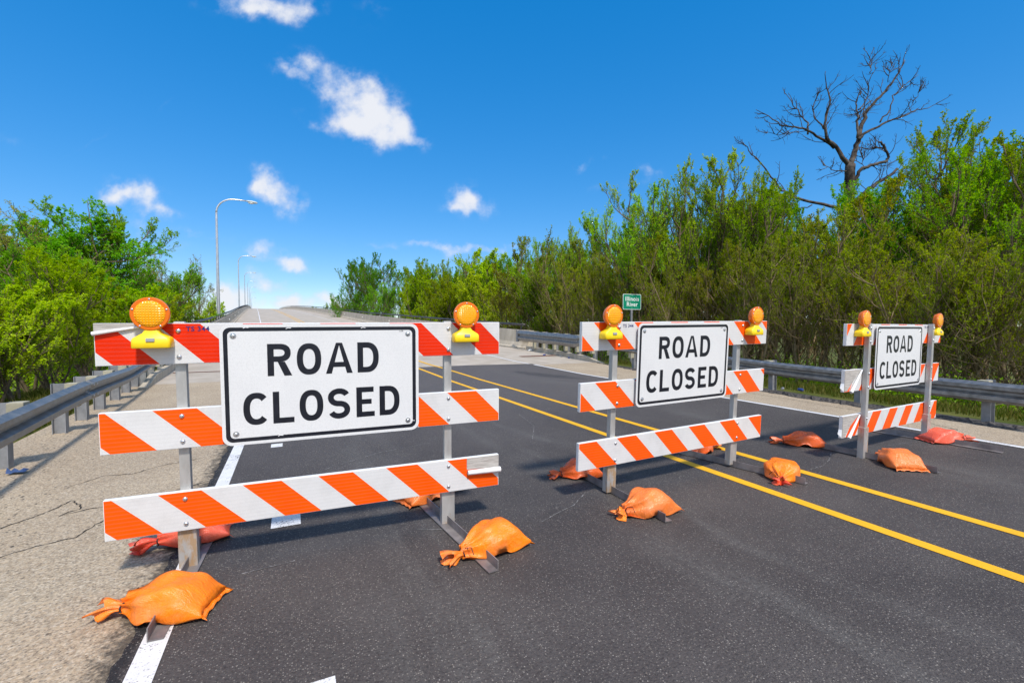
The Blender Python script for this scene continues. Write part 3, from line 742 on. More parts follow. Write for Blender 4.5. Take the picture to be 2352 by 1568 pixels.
def barricade(org, u, n, rows, slope, label, posts_front, lights, feet, ts, extras):
    O = Vector(org); u = Vector(u); n = Vector(n); v = u.cross(-n)
    mat = Matrix(((u.x, -n.x, v.x), (u.y, -n.y, v.y), (u.z, -n.z, v.z))).to_4x4()
    base = O - v * TOPZ
    e = empty('barricade', (0, 0, 0)); mat.translation = base; e.matrix_world = mat
    meta(e, label, 'barricade', 'striped road closed barricades across the road')
    sm_ = stripe_mat('reflective_stripes', rows, slope)
    L = 1.232
    pf = -.058 if posts_front else .038        # front face of the posts
    for i, (a, b) in enumerate(RAILS):
        mb = MB()
        mb.box(-L, L, .0015, .036, b, a, .002)
        rail = mb.build('rail', M['rail_edge'], e); rail.location = (0, 0, TOPZ)
        mb = MB(); mb.quad((-L + .004, 0, b + .003), (L - .004, 0, b + .003), (L - .004, 0, a - .003), (-L + .004, 0, a - .003))
        mb.build('striped_sheeting', sm_, rail)
        for ex in extras:
            if ex[0] == i: ex[1](rail, a, b)
        mb = MB()
        for px in (-.83, .83):
            for zz in (a - .046, a - .202):
                mb = MB(); mb.dome((px, -.0005 if not posts_front else pf - .001, zz), .0145, (0, -1, 0), .011, 12); mb.build('bolt', M['zinc'], rail, smooth=True)
    for px in (-.835, .835):
        mb = MB(); mb.box(px - .028, px + .028, pf, pf + .05, .30, TOPZ + .008, .003); mb.build('post', M['post'], e)
        mb = MB(); mb.box(px - .050, px + .050, pf - .008, pf + .058, .012, .37, .004); s_ = mb.build('post_sleeve', M['sleeve'], e)
    for px, fx, fy, ry, flip in feet:
        # angle iron foot: one flange flat on the road, one standing
        f = Vector((fx, fy, .006)); b_ = Vector((2 * (base.x + u.x * px) - fx, ry, .006))
        d = (b_ - f).normalized(); s_ = Vector((d.y, -d.x, 0)) * flip
        inv = mat.inverted(); mb = MB()
        prof = [(-.002, 0), (-.002, .066), (.004, .066), (.004, .006), (.066, .006), (.066, 0)]
        mb.loft([[inv @ (p + s_ * a + Vector((0, 0, z))) for a, z in prof] for p in (f, b_)])
        mb.build('foot', M['foot'], e)
    # sign panel
    mb = MB(); pr = rrect(-.6096, .6096, -.762, 0, .055, 8)
    mb.loft([[(x, y, z) for x, z in pr] for y in (-.0265, -.030)])
    sp = mb.build('sign_panel', M['sign'], e); sp.location = (extras_su[0], 0, TOPZ + extras_su[1])
    lt = Letters(-.0306)
    for ch, a, b in (('R', -.350, -.211), ('O', -.180, -.033), ('A', -.006, .163), ('D', .195, .335)): lt.letter(ch, a, b, -.332, -.126)
    for ch, a, b in (('C', -.492, -.352), ('L', -.325, -.202), ('O', -.170, -.026), ('S', .003, .143), ('E', .184, .304), ('D', .337, .474)): lt.letter(ch, a, b, -.640, -.434)
    lt.mb.build('legend', M['legend'], sp)
    mb = MB(); o_, i_ = rrect(-.590, .590, -.742, -.020, .040, 8), rrect(-.566, .566, -.718, -.044, .026, 8)
    ov = [mb.bm.verts.new((x, -.0305, z)) for x, z in o_]; iv = [mb.bm.verts.new((x, -.0305, z)) for x, z in i_]
    for j in range(len(ov)): mb.bm.faces.new((ov[j], ov[(j + 1) % len(ov)], iv[(j + 1) % len(ov)], iv[j]))
    mb.build('border', M['legend'], sp)
    mb = MB()
    for x, z in ((-.535, -.072), (.535, -.072), (.532, -.690), (-.535, -.690)):
        mb = MB(); mb.lathe([(.018, 0), (.018, -.002), (.010, -.0025), (.0095, -.008), (.006, -.010)], (x, -.0302, z), 'Y', 14); mb.build('bolt', M['zinc'], sp)
    flat_text('6-08', .014, 'date_mark', M['legend'], sp, (.49, -.0308, -.052))
    if scratch[0]:
        rs = random.Random(3); 
        for (x, z, a, ln_) in [(-.47, -.30, -15, .18), (-.36, -.26, 25, .22), (-.30, -.44, 70, .20), (-.10, -.39, -20, .12), (.18, -.22, 65, .25), (.27, -.36, 80, .12), (-.15, -.58, 55, .2), (-.42, -.58, 60, .16), (.36, -.67, 5, .14), (-.25, -.66, -5, .16), (-.22, -.68, -4, .12), (.02, -.18, 40, .10), (.42, -.50, 60, .1), (-.05, -.31, 75, .07), (-.45, -.13, 35, .1), (-.3, -.36, 10, .25)]:
            pts = [(x, z)]; d = R(a)
            for _ in range(6):
                d += rs.uniform(-.18, .18); pts.append((pts[-1][0] + math.cos(d) * ln_ / 6, pts[-1][1] + math.sin(d) * ln_ / 6))
            lt2 = Letters(-.03015); lt2.stroke(pts, rs.uniform(.0006, .0014)); lt2.mb.build('scratch', M['scratch'], sp)
        for (x, z) in [(-.48, -.025), (-.24, -.03), (.22, -.03), (.55, -.70), (-.55, -.70), (-.3, -.725)]:
            lt2 = Letters(-.0312); lt2.stroke([(x, z), (x + .012, z + .006), (x + .03, z + .004)], .004); lt2.mb.build('scratch', M['scratch'], sp)
    for uu in lights: warning_light(e, uu, pf if posts_front and False else 0.0)
    flat_text('TS 344', .040, 'stencil', M['blue_ink'], e, (ts[0], -.0012 , TOPZ - .036), sx=1.0, space=1.08, bold=.02)
    return e
extras_su = [0, 0]; scratch = [False]
def peel_top_left(rail, a, b):
    mb = MB(); y = -.002
    mb.poly([(-1.231, y, a - .001), (-.99, y, a - .001), (-.99, y, a - .020), (-1.231, y, a - .056)]); mb.build('bare_wood', M['wood'], rail)
    mb = MB(); roll(mb, (-1.234, -.003, a - .058), (-.985, -.003, a - .016), .012, .006); mb.build('peeled_sheeting', M['peel'], rail, smooth=True)
def peel_bottom_right(rail, a, b):
    mb = MB(); y = -.002
    mb.poly([(.972, y, a - .002), (1.231, y, a - .002), (1.231, y, a - .100), (.972, y, a - .090)]); mb.build('bare_wood', M['wood'], rail)
    mb = MB(); roll(mb, (.975, -.003, a - .108), (1.236, -.003, a - .110), .018, .022); mb.build('peeled_sheeting', M['peel'], rail, smooth=True)
def tear_left(h):
    def fn(rail, a, b):
        mb = MB(); y = -.002
        mb.poly([(-1.231, y, a - .002), (-.87, y, a - .002), (-1.06, y, a - h * .6), (-1.17, y, b + .01), (-1.231, y, b + .01)]); mb.build('bare_wood', M['wood'], rail)
        mb = MB(); roll(mb, (-.88, -.003, a - .008), (-1.13, -.003, b - .004), .008, .020); mb.build('peeled_sheeting', M['peel'], rail, smooth=True)
        mb = MB(); mb.quad((-1.233, .0, a - .15), (-1.233, .036, a - .15), (-1.262, .03, a - .20), (-1.25, -.004, b + .01)); mb.build('loose_flap', M['peel'], rail)
    return fn
# first barricade (nearest)
extras_su[:] = [-.007, -.0066]; scratch[0] = True
barricade((.2175, 3.3096, 1.5411), (.99828, -.05846, .00518), (-.05826, -.99776, -.03284),
    [(-.945, .449, True), (-1.497, .449, False), (-2.005, .4467, False)], 1.0,
    'nearest barricade, straddling the white edge line, scratched sign, peeled sheeting on its lowest rail', False, (-.943, .946),
    [(-.835, -.645, 2.70, 4.12, 1), (.835, 1.135, 2.56, 4.05, -1)], (-.731,), [(0, peel_top_left), (2, peel_bottom_right)])
extras_su[:] = [-.030, -.010]; scratch[0] = False
barricade((3.4189, 3.2485, 1.5607), (.99923, .03836, .00871), (.03875, -.99801, -.04982),
    [(-1.115, .449, False), (-1.602, .449, False), (-2.31, .455, False)], 1.0,
    'middle barricade, standing over the double yellow lines', False, (-.963, .945),
    [(-.835, 2.58, 2.64, 4.02, 1), (.835, 4.40, 2.70, 4.05, 1)], (-.733,), [])
extras_su[:] = [-.020, -.011]
barricade((6.7645, 3.0495, 1.5369), (.99819, .06003, -.00415), (.05994, -.99802, -.01926),
    [(-.90, .447, False), (-.78, .44, False), (.23, .425, False)], -.75,
    'farthest barricade, close to the right-hand white line, posts in front of its torn rails', True, (-.995, .944),
    [(-.835, 5.96, 2.32, 3.72, 1), (.835, 7.657, 2.367, 3.85, -1)], (.778,), [(1, tear_left(.24)), (2, tear_left(.2))])

# ------------------------------------------------------------------ sandbags
def sandbag(name_label, x, y, ang, L=.47, W=.30, H=.135, mat='bag_orange', tail='bag_orange', seed=0, foot_x=0.0, tail_ang=0.0, tail_len=.13, loops=True):
    """ang: heading of the neck end. The bag sags over the barricade foot lying under its middle"""
    rg = random.Random(seed); e = empty('sandbag', (x, y, .0), ang); meta(e, name_label, 'sandbag', 'orange sandbags weighing down the barricade feet')
    NU, NV = 40, 44; ph = [rg.uniform(0, 6.28) for _ in range(8)]
    rows = []
    for i in range(NU + 1):
        t = i / NU                          # 0 seam end .. 1 neck
        px = -L / 2 + L * t
        wd = W / 2 * (.93 + .07 * math.sin(math.pi * min(1, t * 1.6))) * (1 - .80 * sm(.60, 1.0, t) ** 1.15)
        hh = H * 1.06 * (sm(-.05, .26, t) ** .62) * (1 - .60 * sm(.66, 1.0, t) ** 1.2) + .010
        hump = .022 * math.exp(-((px - foot_x) / .14) ** 2)
        ring = []
        for j in range(NV):
            a = 2 * math.pi * j / NV; c, s_ = math.cos(a), math.sin(a)
            yy = wd * math.copysign(abs(c) ** .72, c)
            prof = math.copysign(abs(s_) ** .62, s_)
            k = sm(.50, 1.0, t)
            wr = (.017 * k * math.sin(9 * a + ph[0] + 2 * t) + .009 * k * math.sin(17 * a + ph[1])) + .010 * math.sin(6 * a + ph[2] + 7 * t) * (1 - abs(2 * t - 1)) + .005 * math.sin(14 * t + ph[3] + 3 * c)
            z = (hh * prof * (.80 if s_ > 0 else .28)) + .034 * (1 if t < .9 else 1) + hump * max(0, s_) + wr * (.4 + .6 * max(0, s_))
            if s_ > 0: z -= .035 * math.exp(-((px - foot_x - .13) / .05) ** 2) * s_ * .5
            mid_lift = .050 * math.exp(-((px - foot_x) / .06) ** 2)
            if z < .004 + mid_lift * (.9 if s_ < 0 else .3): z = .004 + mid_lift * (.9 if s_ < 0 else .3)
            yy += wr * .8 * (1 if c > 0 else -1)
            # pulled corners at the sewn end
            px2 = px - (.022 * abs(c) ** 6) * (1 - sm(0, .12, t))
            ring.append((px2, yy, z))
        rows.append(ring)
    mb = MB(); mb.loft(rows, True, True)
    body = mb.build('sack', M[mat], e, smooth=True)
    # sewn seam lip
    mb = MB(); lip = []
    for i in range(15):
        q = -1 + 2 * i / 14; lip.append(((-L / 2 - .002 - .022 * abs(q) ** 6, W / 2 * .93 * q, .030 + .004 * math.sin(9 * q + ph[4])), (-L / 2 - .022 - .03 * abs(q) ** 5, W / 2 * .97 * q, .014 + .006 * math.sin(12 * q + ph[5]))))
    mb.loft([[Vector(a) + Vector((0, 0, .003)), Vector(b) + Vector((0, 0, .002)), Vector(b), Vector(a)] for a, b in lip]); mb.build('seam', M[mat], e, smooth=True)
    # gathered tail beyond the tie
    if tail_len > 0:
        rows = []; nz = .034 + .01
        for i in range(9):
            t = i / 8; ring = []
            cx = L / 2 - .006 + tail_len * t * math.cos(tail_ang); cy = tail_len * t * math.sin(tail_ang); cz = nz + .012 * math.sin(math.pi * t) - .012 * t
            rr = .024 + .035 * sm(.1, 1, t)
            for j in range(28):
                a = 2 * math.pi * j / 28
                f = 1 + (.16 + .34 * t) * math.sin(5 * a + ph[6] + 1.5 * t) + .18 * math.sin(9 * a + ph[7])
                ox, oy, oz = .03 * t * math.sin(3 * a + ph[0]), rr * f * math.cos(a), rr * f * .62 * math.sin(a)
                ring.append((cx + ox * math.cos(tail_ang) - oy * math.sin(tail_ang), cy + ox * math.sin(tail_ang) + oy * math.cos(tail_ang), max(.006, cz + oz)))
            rows.append(ring)
        mb = MB(); mb.loft(rows, False, True); mb.build('gathered_neck', M[tail], e, smooth=True)
    # black tie with loose ends
    mb = MB(); pts = [(L / 2 - .004 + .004 * math.sin(3 * a), .036 * math.cos(a), max(.012, .042 + .030 * math.sin(a))) for a in np.linspace(0, 2 * math.pi, 18)]
    mb.tube(pts, .0042, 6)
    if loops:
        s_ = rg.choice((-1, 1))
        mb.tube([(L / 2, .02 * s_, .066), (L / 2 - .01, .035 * s_, .095), (L / 2 - .03, .07 * s_, .105), (L / 2 - .03, .10 * s_, .07)], .0028, 5)
        mb.tube([(L / 2, -.03, .04), (L / 2 + .02, -.055, .02), (L / 2 - .01, -.085, .012)], .0028, 5)
    mb.build('tie_cord', M['cord'], e, smooth=True)
    return e
PI = math.pi
sandbag('bright orange sandbag lying across the edge line at the front of the nearest barricade', -.615, 2.96, PI - .30, .42, .30, .13, 'bag_bright', 'bag_bright', 1, tail_len=.12)
sandbag('salmon red sandbag with red tail behind the nearest barricade, by the shoulder', -.65, 3.88, PI + .10, .40, .27, .12, 'bag_salmon', 'bag_tail_red', 2, tail_ang=.2)
sandbag('bright orange sandbag with crumpled neck, front right foot of the nearest barricade', 1.20, 2.83, PI + .20, .46, .27, .15, 'bag_bright', 'bag_bright', 3, tail_len=.11)
sandbag('orange sandbag half hidden behind the lowest rail of the nearest barricade, by its right post', 1.06, 3.93, .35, .44, .26, .12, 'bag_orange', 'bag_dark', 4)
sandbag('orange sandbag with a tied red-orange bunch, left of the middle barricade', 2.60, 3.84, PI - .25, .40, .25, .13, 'bag_dark', 'bag_dark', 5, tail_len=.10)
sandbag('pale orange plump sandbag in front of the middle barricade, left foot', 2.59, 2.86, PI - .02, .46, .28, .15, 'bag_orange', 'bag_bright', 6, tail_len=.06)
sandbag('orange sandbag behind the lowest rail of the middle barricade, near the yellow lines', 4.42, 3.97, .05, .42, .27, .11, 'bag_dark', 'bag_bright', 7, tail_len=.1)
sandbag('round orange sandbag with its red neck towards the viewer, between the yellow lines', 4.41, 2.94, PI + .55, .46, .32, .13, 'bag_bright', 'bag_tail_red', 8, tail_len=.05)
sandbag('deep orange sandbag with wrinkled tail, rear left foot of the farthest barricade', 5.84, 3.62, PI - .75, .46, .26, .13, 'bag_dark', 'bag_dark', 9, tail_len=.13)
sandbag('pale orange sandbag with flat sewn edge, front left foot of the farthest barricade', 5.93, 2.66, .95, .44, .32, .14, 'bag_orange', 'bag_orange', 10, tail_len=.08, loops=False)
sandbag('flattened deep orange sandbag behind the lowest rail of the farthest barricade', 7.68, 3.74, -.1, .40, .26, .09, 'bag_dark', 'bag_tail_red', 11)
sandbag('salmon pink sandbag by the right-hand white line, front right foot of the farthest barricade', 7.68, 2.93, -.45, .46, .30, .13, 'bag_salmon', 'bag_salmon', 12, tail_len=.14)

# ------------------------------------------------------------------ river sign
e = empty('river_sign', (12.62, 14.9, -.3)); meta(e, 'small green name sign reading Illinois River, on a steel post behind the guardrail', 'sign')
mb = MB(); mb.box(-.04, .04, .012, .05, 0, 3.05); mb.build('post', M['galv_dull'], e)
mb = MB(); mb.loft([[(x, y, z) for x, z in rrect(-.47, .47, 2.47, 3.10, .05, 6)] for y in (.01, .006)]); pn = mb.build('panel', M['sign_text'], e)
mb = MB(); mb.loft([[(x, y, z) for x, z in rrect(-.452, .452, 2.488, 3.082, .04, 6)] for y in (.0055, .004)]); mb.build('green_face', M['sign_green'], pn)
flat_text('Illinois\nRiver', .25, 'legend', M['sign_text'], pn, (0, .002, 2.79), sx=.98, space=1.10, bold=.014)
mb = MB()
for z in (2.54, 3.03):
    mb = MB(); mb.dome((0, .004, z), .014, (0, -1, 0)); mb.build('bolt', M['zinc'], pn, smooth=True)

# ------------------------------------------------------------------ litter on the right shoulder
def can(x, y, rz, m, label, group='drink cans littering the kerb by the guardrail'):
    e = empty('drink_can', (x, y, road_z(y) + .02), rz); meta(e, label, 'can', group)
    mb = MB(); mb.lathe([(.026, -.061), (.033, -.052), (.033, .045), (.027, .060)], axis='X', k=14); mb.build('can_body', m, e, angle=40)
    mb = MB(); mb.lathe([(.0255, .0602), (.0255, .0622), (.022, .0610)], axis='X', k=14); mb.build('lid', M['can_silver'], e)
e = empty('paper_cup', (11.05, 20.9, road_z(20.9) + .035), .5); meta(e, 'white paper cup lying on the slab by the right parapet', 'cup')
mb = MB(); mb.lathe([(.04, -.09), (.055, .09), (.059, .092), (.059, .10), (.05, .10), (.036, -.08)], axis='X', k=16); mb.build('cup_wall', M['cup'], e, angle=40)
can(10.9, 17.6, .6, M['can_silver'], 'silver can beside the rusty joint, close to the kerb')
can(11.05, 17.2, 1.2, M['can_blue'], 'blue can at the right end of the rusty joint')
can(10.6, 18.6, .1, M['can_blue'], 'dark blue can lying on the slab by the parapet foot')
can(10.55, 7.05, .4, M['can_silver'], 'silver can on the cinders beyond the right guardrail', 'drink cans beyond the guardrail')
can(10.75, 6.75, 1.5, M['can_blue'], 'blue and silver can on the cinders beyond the right guardrail', 'drink cans beyond the guardrail')
mb = MB(); rs = random.Random(2); g0 = [[(-2.66 + .038 * i + rs.uniform(-.008, .008), 6.42 + .035 * j + rs.uniform(-.01, .01), .004 + abs(rs.gauss(0, .016))) for i in range(5)] for j in range(4)]
mb.loft(g0, False, False); meta(mb.build('crumpled_wrapper', M['paper_blue'], smooth=True), 'blue crumpled wrapper on the shoulder under the left guardrail', 'wrapper')

# ------------------------------------------------------------------ plants
rg = np.random.default_rng(11)
def nrm(v): return v / np.maximum(np.linalg.norm(v, axis=-1, keepdims=True), 1e-9)
def grow(P, D, L, m, wander, trop):
    """batch of wandering branches: N starts -> (N, m+1, 3)"""
    out = [P]; D = nrm(D)
    for _ in range(m):
        D = nrm(D + rg.normal(0, wander, D.shape) + np.array([0, 0, trop])); P = P + D * (L / m)[:, None]; out.append(P)
    return np.stack(out, 1)
def tubes(P, r0, r1, k):
    N, m, _ = P.shape; T = nrm(np.gradient(P, axis=1)); A = np.tile(np.array([.31, .17, .05]), (N, m, 1)); A[..., 0] += .2
    Xa = nrm(np.cross(T, A)); Ya = np.cross(T, Xa); t = np.linspace(0, 1, m)[None, :, None]
    r = r0[:, None, None] * (1 - t) + r1[:, None, None] * t
    ang = 2 * np.pi * np.arange(k) / k
    V = P[:, :, None, :] + r[..., None] * (Xa[:, :, None, :] * np.cos(ang)[None, None, :, None] + Ya[:, :, None, :] * np.sin(ang)[None, None, :, None])
    idx = np.arange(N * m * k).reshape(N, m, k); a = idx[:, :-1]; b = idx[:, 1:]
    F = np.stack([a, np.roll(a, -1, 2), np.roll(b, -1, 2), b], -1).reshape(-1, 4)
    return V.reshape(-1, 3), F
def spawn(P, per, tmin, tmax, phi, L, jitter=.3):
    N, m, _ = P.shape; idx = np.repeat(np.arange(N), per); t = rg.uniform(tmin, tmax, len(idx)) * (m - 1)
    i = np.minimum(t.astype(int), m - 2); f = (t - i)[:, None]
    p = P[idx, i] * (1 - f) + P[idx, i + 1] * f; tg = nrm(P[idx, i + 1] - P[idx, i])
    per_ = nrm(np.cross(tg, rg.normal(0, 1, tg.shape))); a = phi + rg.normal(0, .18, len(idx))
    d = tg * np.cos(a)[:, None] + per_ * np.sin(a)[:, None]
    ln_ = L[idx] * (1.05 - .6 * t / (m - 1)) * rg.uniform(1 - jitter, 1 + jitter, len(idx))
    return p, d, ln_, idx, t / (m - 1)
def leaves(P, D, size, wide=.55):
    # leaves turn their faces to the light: upwards and towards the open south side
    N = len(P); ax = nrm(D + rg.normal(0, .75, (N, 3))); nn = nrm(rg.normal(0, .62, (N, 3)) + np.array([0, -.55, .75]))
    ax = nrm(ax - nn * (ax * nn).sum(1, keepdims=True) * .85); sd_ = nrm(np.cross(nn, ax)); nn = np.cross(ax, sd_); s = (size * rg.uniform(.6, 1.35, N))[:, None]
    V = np.stack([P, P + ax * s * .5 + sd_ * s * wide * .5 + nn * s * .06, P + ax * s, P + ax * s * .5 - sd_ * s * wide * .5 + nn * s * .06], 1).reshape(-1, 3)
    return V, np.arange(N * 4).reshape(-1, 4)
def make_tree(h, stems, splay, n1, n2, n3, per_twig, size, trop, leafm, barkm, low=.1, phi=.75, l1=.42, l2=.5, l3=.55, twig_r=.0048, bare=0.0, wander=.10, droop=None):
    st = stems; ang = rg.uniform(0, 6.28, st)
    P0 = np.stack([np.cos(ang), np.sin(ang), np.zeros(st)], 1) * .18 * (st > 1)
    D0 = np.stack([np.cos(ang) * splay, np.sin(ang) * splay, np.ones(st)], 1)
    S = grow(P0, D0, h * rg.uniform(.78, .97, st), 12, wander * .7, .03)
    Ls = h * np.ones(st)
    p, d, L, _, t1 = spawn(S, n1, low, .98, phi, Ls * l1); B1 = grow(p, d, L, 8, wander, trop)
    p, d, L2, _, _ = spawn(B1, n2, .15, 1, phi * .95, L * l2); B2 = grow(p, d, L2, 5, wander * 1.1, trop * 1.5)
    p, d, L3, _, _ = spawn(B2, n3, .1, 1, phi * .9, np.maximum(L2 * l3, .25)); B3 = grow(p, d, L3, 3, wander * 1.2, trop * 2.2 if droop is None else droop)
    tv, tf, off = [], [], 0
    rs_ = h * .0095
    for P, a, b, k in ((S, np.full(st, rs_), np.full(st, rs_ * .22), 7), (B1, np.full(len(B1), rs_ * .36), np.full(len(B1), rs_ * .10), 5), (B2, np.full(len(B2), rs_ * .12), np.full(len(B2), twig_r), 4), (B3, np.full(len(B3), twig_r), np.full(len(B3), twig_r * .4), 3)):
        v, f = tubes(P, a, b, k); tv.append(v); tf.append(f + off); off += len(v)
    # leaves sit along the twigs and at the ends of branchlets
    src = np.concatenate([np.repeat(B3.reshape(len(B3), 4, 3), per_twig, 0)])
    tt = rg.uniform(.1, 1, len(src)) * 3; i = np.minimum(tt.astype(int), 2); f = (tt - i)[:, None]; ar = np.arange(len(src))
    lp = src[ar, i] * (1 - f) + src[ar, i + 1] * f; ld = src[ar, i + 1] - src[ar, i]
    zf = lp[:, 2] / h
    keep = rg.uniform(0, 1, len(lp)) > bare * np.clip(1.15 - zf * 1.5, 0, 1)
    lv, lf = leaves(lp[keep], nrm(ld[keep]), size)
    return np.concatenate(tv), np.concatenate(tf), lv, lf
class Kind:
    """one grown tree; every planted tree of the kind is a copy of its trunk and crown"""
    def __init__(s, barkm, leafm, h, **kw): s.bark, s.leaf = barkm, leafm; s.data = make_tree(h, leafm=leafm, barkm=barkm, **kw); s.src = None; s.h = float(np.percentile(s.data[2][:, 2], 99.6))
    def plant(s, name, loc, height, rz, label, cat, group=None, wide=1.0, leafm=None):
        e = empty(name, loc, rz); meta(e, label, cat, group); k = height / s.h; e.scale = (k * wide, k * wide, k)
        if s.src is None:
            tv, tf, lv, lf = s.data
            a = np_mesh('trunk', tv, tf, M[s.bark], e, smooth=True); b = np_mesh('crown', lv, lf, M[s.leaf], e); s.src = (a, b)
        else:
            for o in s.src:
                c = o.copy(); col.objects.link(c); c.parent = e
        return e
K = {}
K['tall'] = [Kind('bark', 'leaf_green', 10., stems=4, splay=.26, n1=17, n2=9, n3=7, per_twig=12, size=.080, trop=.17, bare=.5, low=.08, phi=.70, l1=.40) for _ in range(3)]
K['lush'] = [Kind('bark', 'leaf_lush', 10., stems=3, splay=.22, n1=17, n2=9, n3=7, per_twig=12, size=.090, trop=.15, bare=.25, low=.12) for _ in range(2)]
K['olive'] = [Kind('bark_pale', 'leaf_olive', 7., stems=5, splay=.36, n1=12, n2=8, n3=6, per_twig=9, size=.076, trop=.15, bare=.8, low=.18) for _ in range(3)]
K['yellow'] = [Kind('bark', 'leaf_yellow', 6., stems=5, splay=.34, n1=13, n2=8, n3=7, per_twig=13, size=.080, trop=.14, bare=.2, low=.08) for _ in range(2)]
K['round'] = [Kind('bark', 'leaf_lush', 9., stems=1, splay=.05, n1=30, n2=11, n3=7, per_twig=15, size=.095, trop=.06, bare=.0, low=.30, phi=1.05, l1=.46) for _ in range(1)]
K['budding'] = [Kind('bark', 'leaf_brown', 10., stems=2, splay=.2, n1=14, n2=9, n3=8, per_twig=6, size=.085, trop=.02, bare=.0, low=.3, phi=1.0, l1=.42, wander=.17, droop=-.12) for _ in range(1)]
def at(px, dist):
    """a spot at a bearing: px counts across the 2352-wide photograph"""
    b = PSI + math.atan((px - 1176) / 1069); return dist * math.sin(b), dist * math.cos(b)
cnt = {}
def tree(kind, px, dist, top, label, cat='tree', group=None, wide=1.0, name='tree'):
    x, y = at(px, dist); z = terrain_z(x, y) - .05
    dep = dist * math.cos(math.atan((px - 1176) / 1069)); h = (747 - top) / 1069 * dep + CAM_Z - z
    i = cnt.get(kind, 0); cnt[kind] = i + 1; Ks = K[kind]
    return Ks[i % len(Ks)].plant(name, (x, y, z), h * .93, rg.uniform(0, 6.28), label, cat, group, wide)
GR = 'leafing trees of the right-hand wood'; GL = 'trees beyond the left guardrail'
# right-hand wood, nearest edge first
T = [('tall', 2345, 24, 232, 'tall light green tree at the far right edge of the wood'),
 ('tall', 2215, 24, 195, 'tallest spiky green tree of the wood, right of the dead tree'),
 ('tall', 2285, 25, 250, 'spiky green tree between the two tallest trees at the right end of the wood'),
 ('lush', 2130, 25, 318, 'lush green tree just right of the dead tree'),
 ('lush', 2055, 27, 395, 'lush green tree close behind the broken limb of the dead tree'),
 ('olive', 1985, 22, 432, 'olive tree hiding the foot of the dead tree'),
 ('olive', 1880, 21, 425, 'olive tree with bare low twigs left of the dead tree'),
 ('tall', 1800, 25, 420, 'green tree between the dead tree and the high spiky pair'),
 ('tall', 1665, 22, 332, 'high spiky green tree straight above the right light of the middle barricade'),
 ('tall', 1600, 24, 338, 'spiky green tree, left one of the high pair above the middle barricade'),
 ('tall', 1735, 24, 392, 'green tree on the right shoulder of the high pair above the middle barricade'),
 ('tall', 1490, 24, 425, 'green tree with a pointed top where the wood steps up behind the river sign'),
 ('tall', 1545, 26, 412, 'green tree filling the gap behind the river sign and the high pair'),
 ('olive', 1420, 29, 520, 'olive bare-twigged tree behind the river sign'),
 ('tall', 1360, 34, 497, 'bright yellow-green tree left of the river sign'),
 ('olive', 1290, 34, 503, 'thin olive tree between the river sign and the nearest barricade'),
 ('tall', 1235, 42, 522, 'feathery green tree above the right light of the nearest barricade'),
 ('yellow', 1150, 50, 560, 'yellow-green tree above the nearest barricade right end'),
 ('tall', 1070, 56, 572, 'bright green tree above the middle of the right parapet'),
 ('yellow', 1010, 62, 588, 'rounded yellow-green tree behind the right parapet'),
 ('lush', 945, 72, 580, 'dense green tree behind the right parapet, second from the open sky'),
 ('lush', 885, 80, 568, 'dense green tree with a domed top behind the right parapet'),
 ('lush', 820, 86, 592, 'last dense green tree of the wood before the open sky over the bridge'),
 ('tall', 748, 150, 684, 'small distant thin green tree seen over the right parapet'),
 ('yellow', 770, 140, 690, 'small distant yellow-green tree beside the thin one over the right parapet')]
for k, px, d, top, lab in T: tree(k, px, d, top, lab, group=None)
# the thicket in front of and between them
F_ = [('olive', 2330, 16.8, 500), ('olive', 2240, 17.5, 520), ('olive', 2150, 17.5, 470), ('olive', 2060, 17.8, 540), ('olive', 1960, 18.5, 560), ('olive', 1840, 19, 520), ('olive', 1750, 19, 505), ('olive', 1660, 20, 560), ('olive', 1570, 21, 540), ('olive', 1480, 23, 560), ('olive', 1390, 26, 570), ('olive', 1330, 30, 590), ('yellow', 1260, 33, 590), ('olive', 1190, 38, 600), ('yellow', 1120, 42, 610), ('yellow', 1060, 47, 620), ('yellow', 990, 55, 620), ('yellow', 930, 64, 625), ('lush', 860, 74, 640), ('lush', 800, 82, 650)]
for k, px, d, top in F_:
    tree(k, px, d, top, 'bare-twigged olive thicket tree at the front of the right-hand wood' if k == 'olive' else 'leafy green thicket tree at the front edge of the wood along the bridge', group='front thicket of the right-hand wood', name='thicket_tree')
B_ = [('tall', 2380, 30, 330), ('lush', 2260, 33, 380), ('lush', 2180, 32, 420), ('tall', 2090, 34, 430), ('lush', 1930, 34, 470), ('tall', 1840, 33, 470), ('lush', 1770, 32, 450), ('lush', 1700, 31, 430), ('lush', 1620, 32, 430), ('lush', 1540, 34, 470), ('lush', 1460, 36, 520), ('lush', 1380, 42, 540), ('lush', 1310, 46, 550), ('lush', 1240, 54, 560), ('lush', 1170, 62, 580), ('lush', 1100, 70, 590), ('lush', 1030, 80, 600), ('lush', 960, 90, 610)]
for k, px, d, top in B_:
    tree(k, px, d, top, 'dark green tree deep inside the right-hand wood, mostly hidden', group='inner trees of the right-hand wood', name='inner_tree')
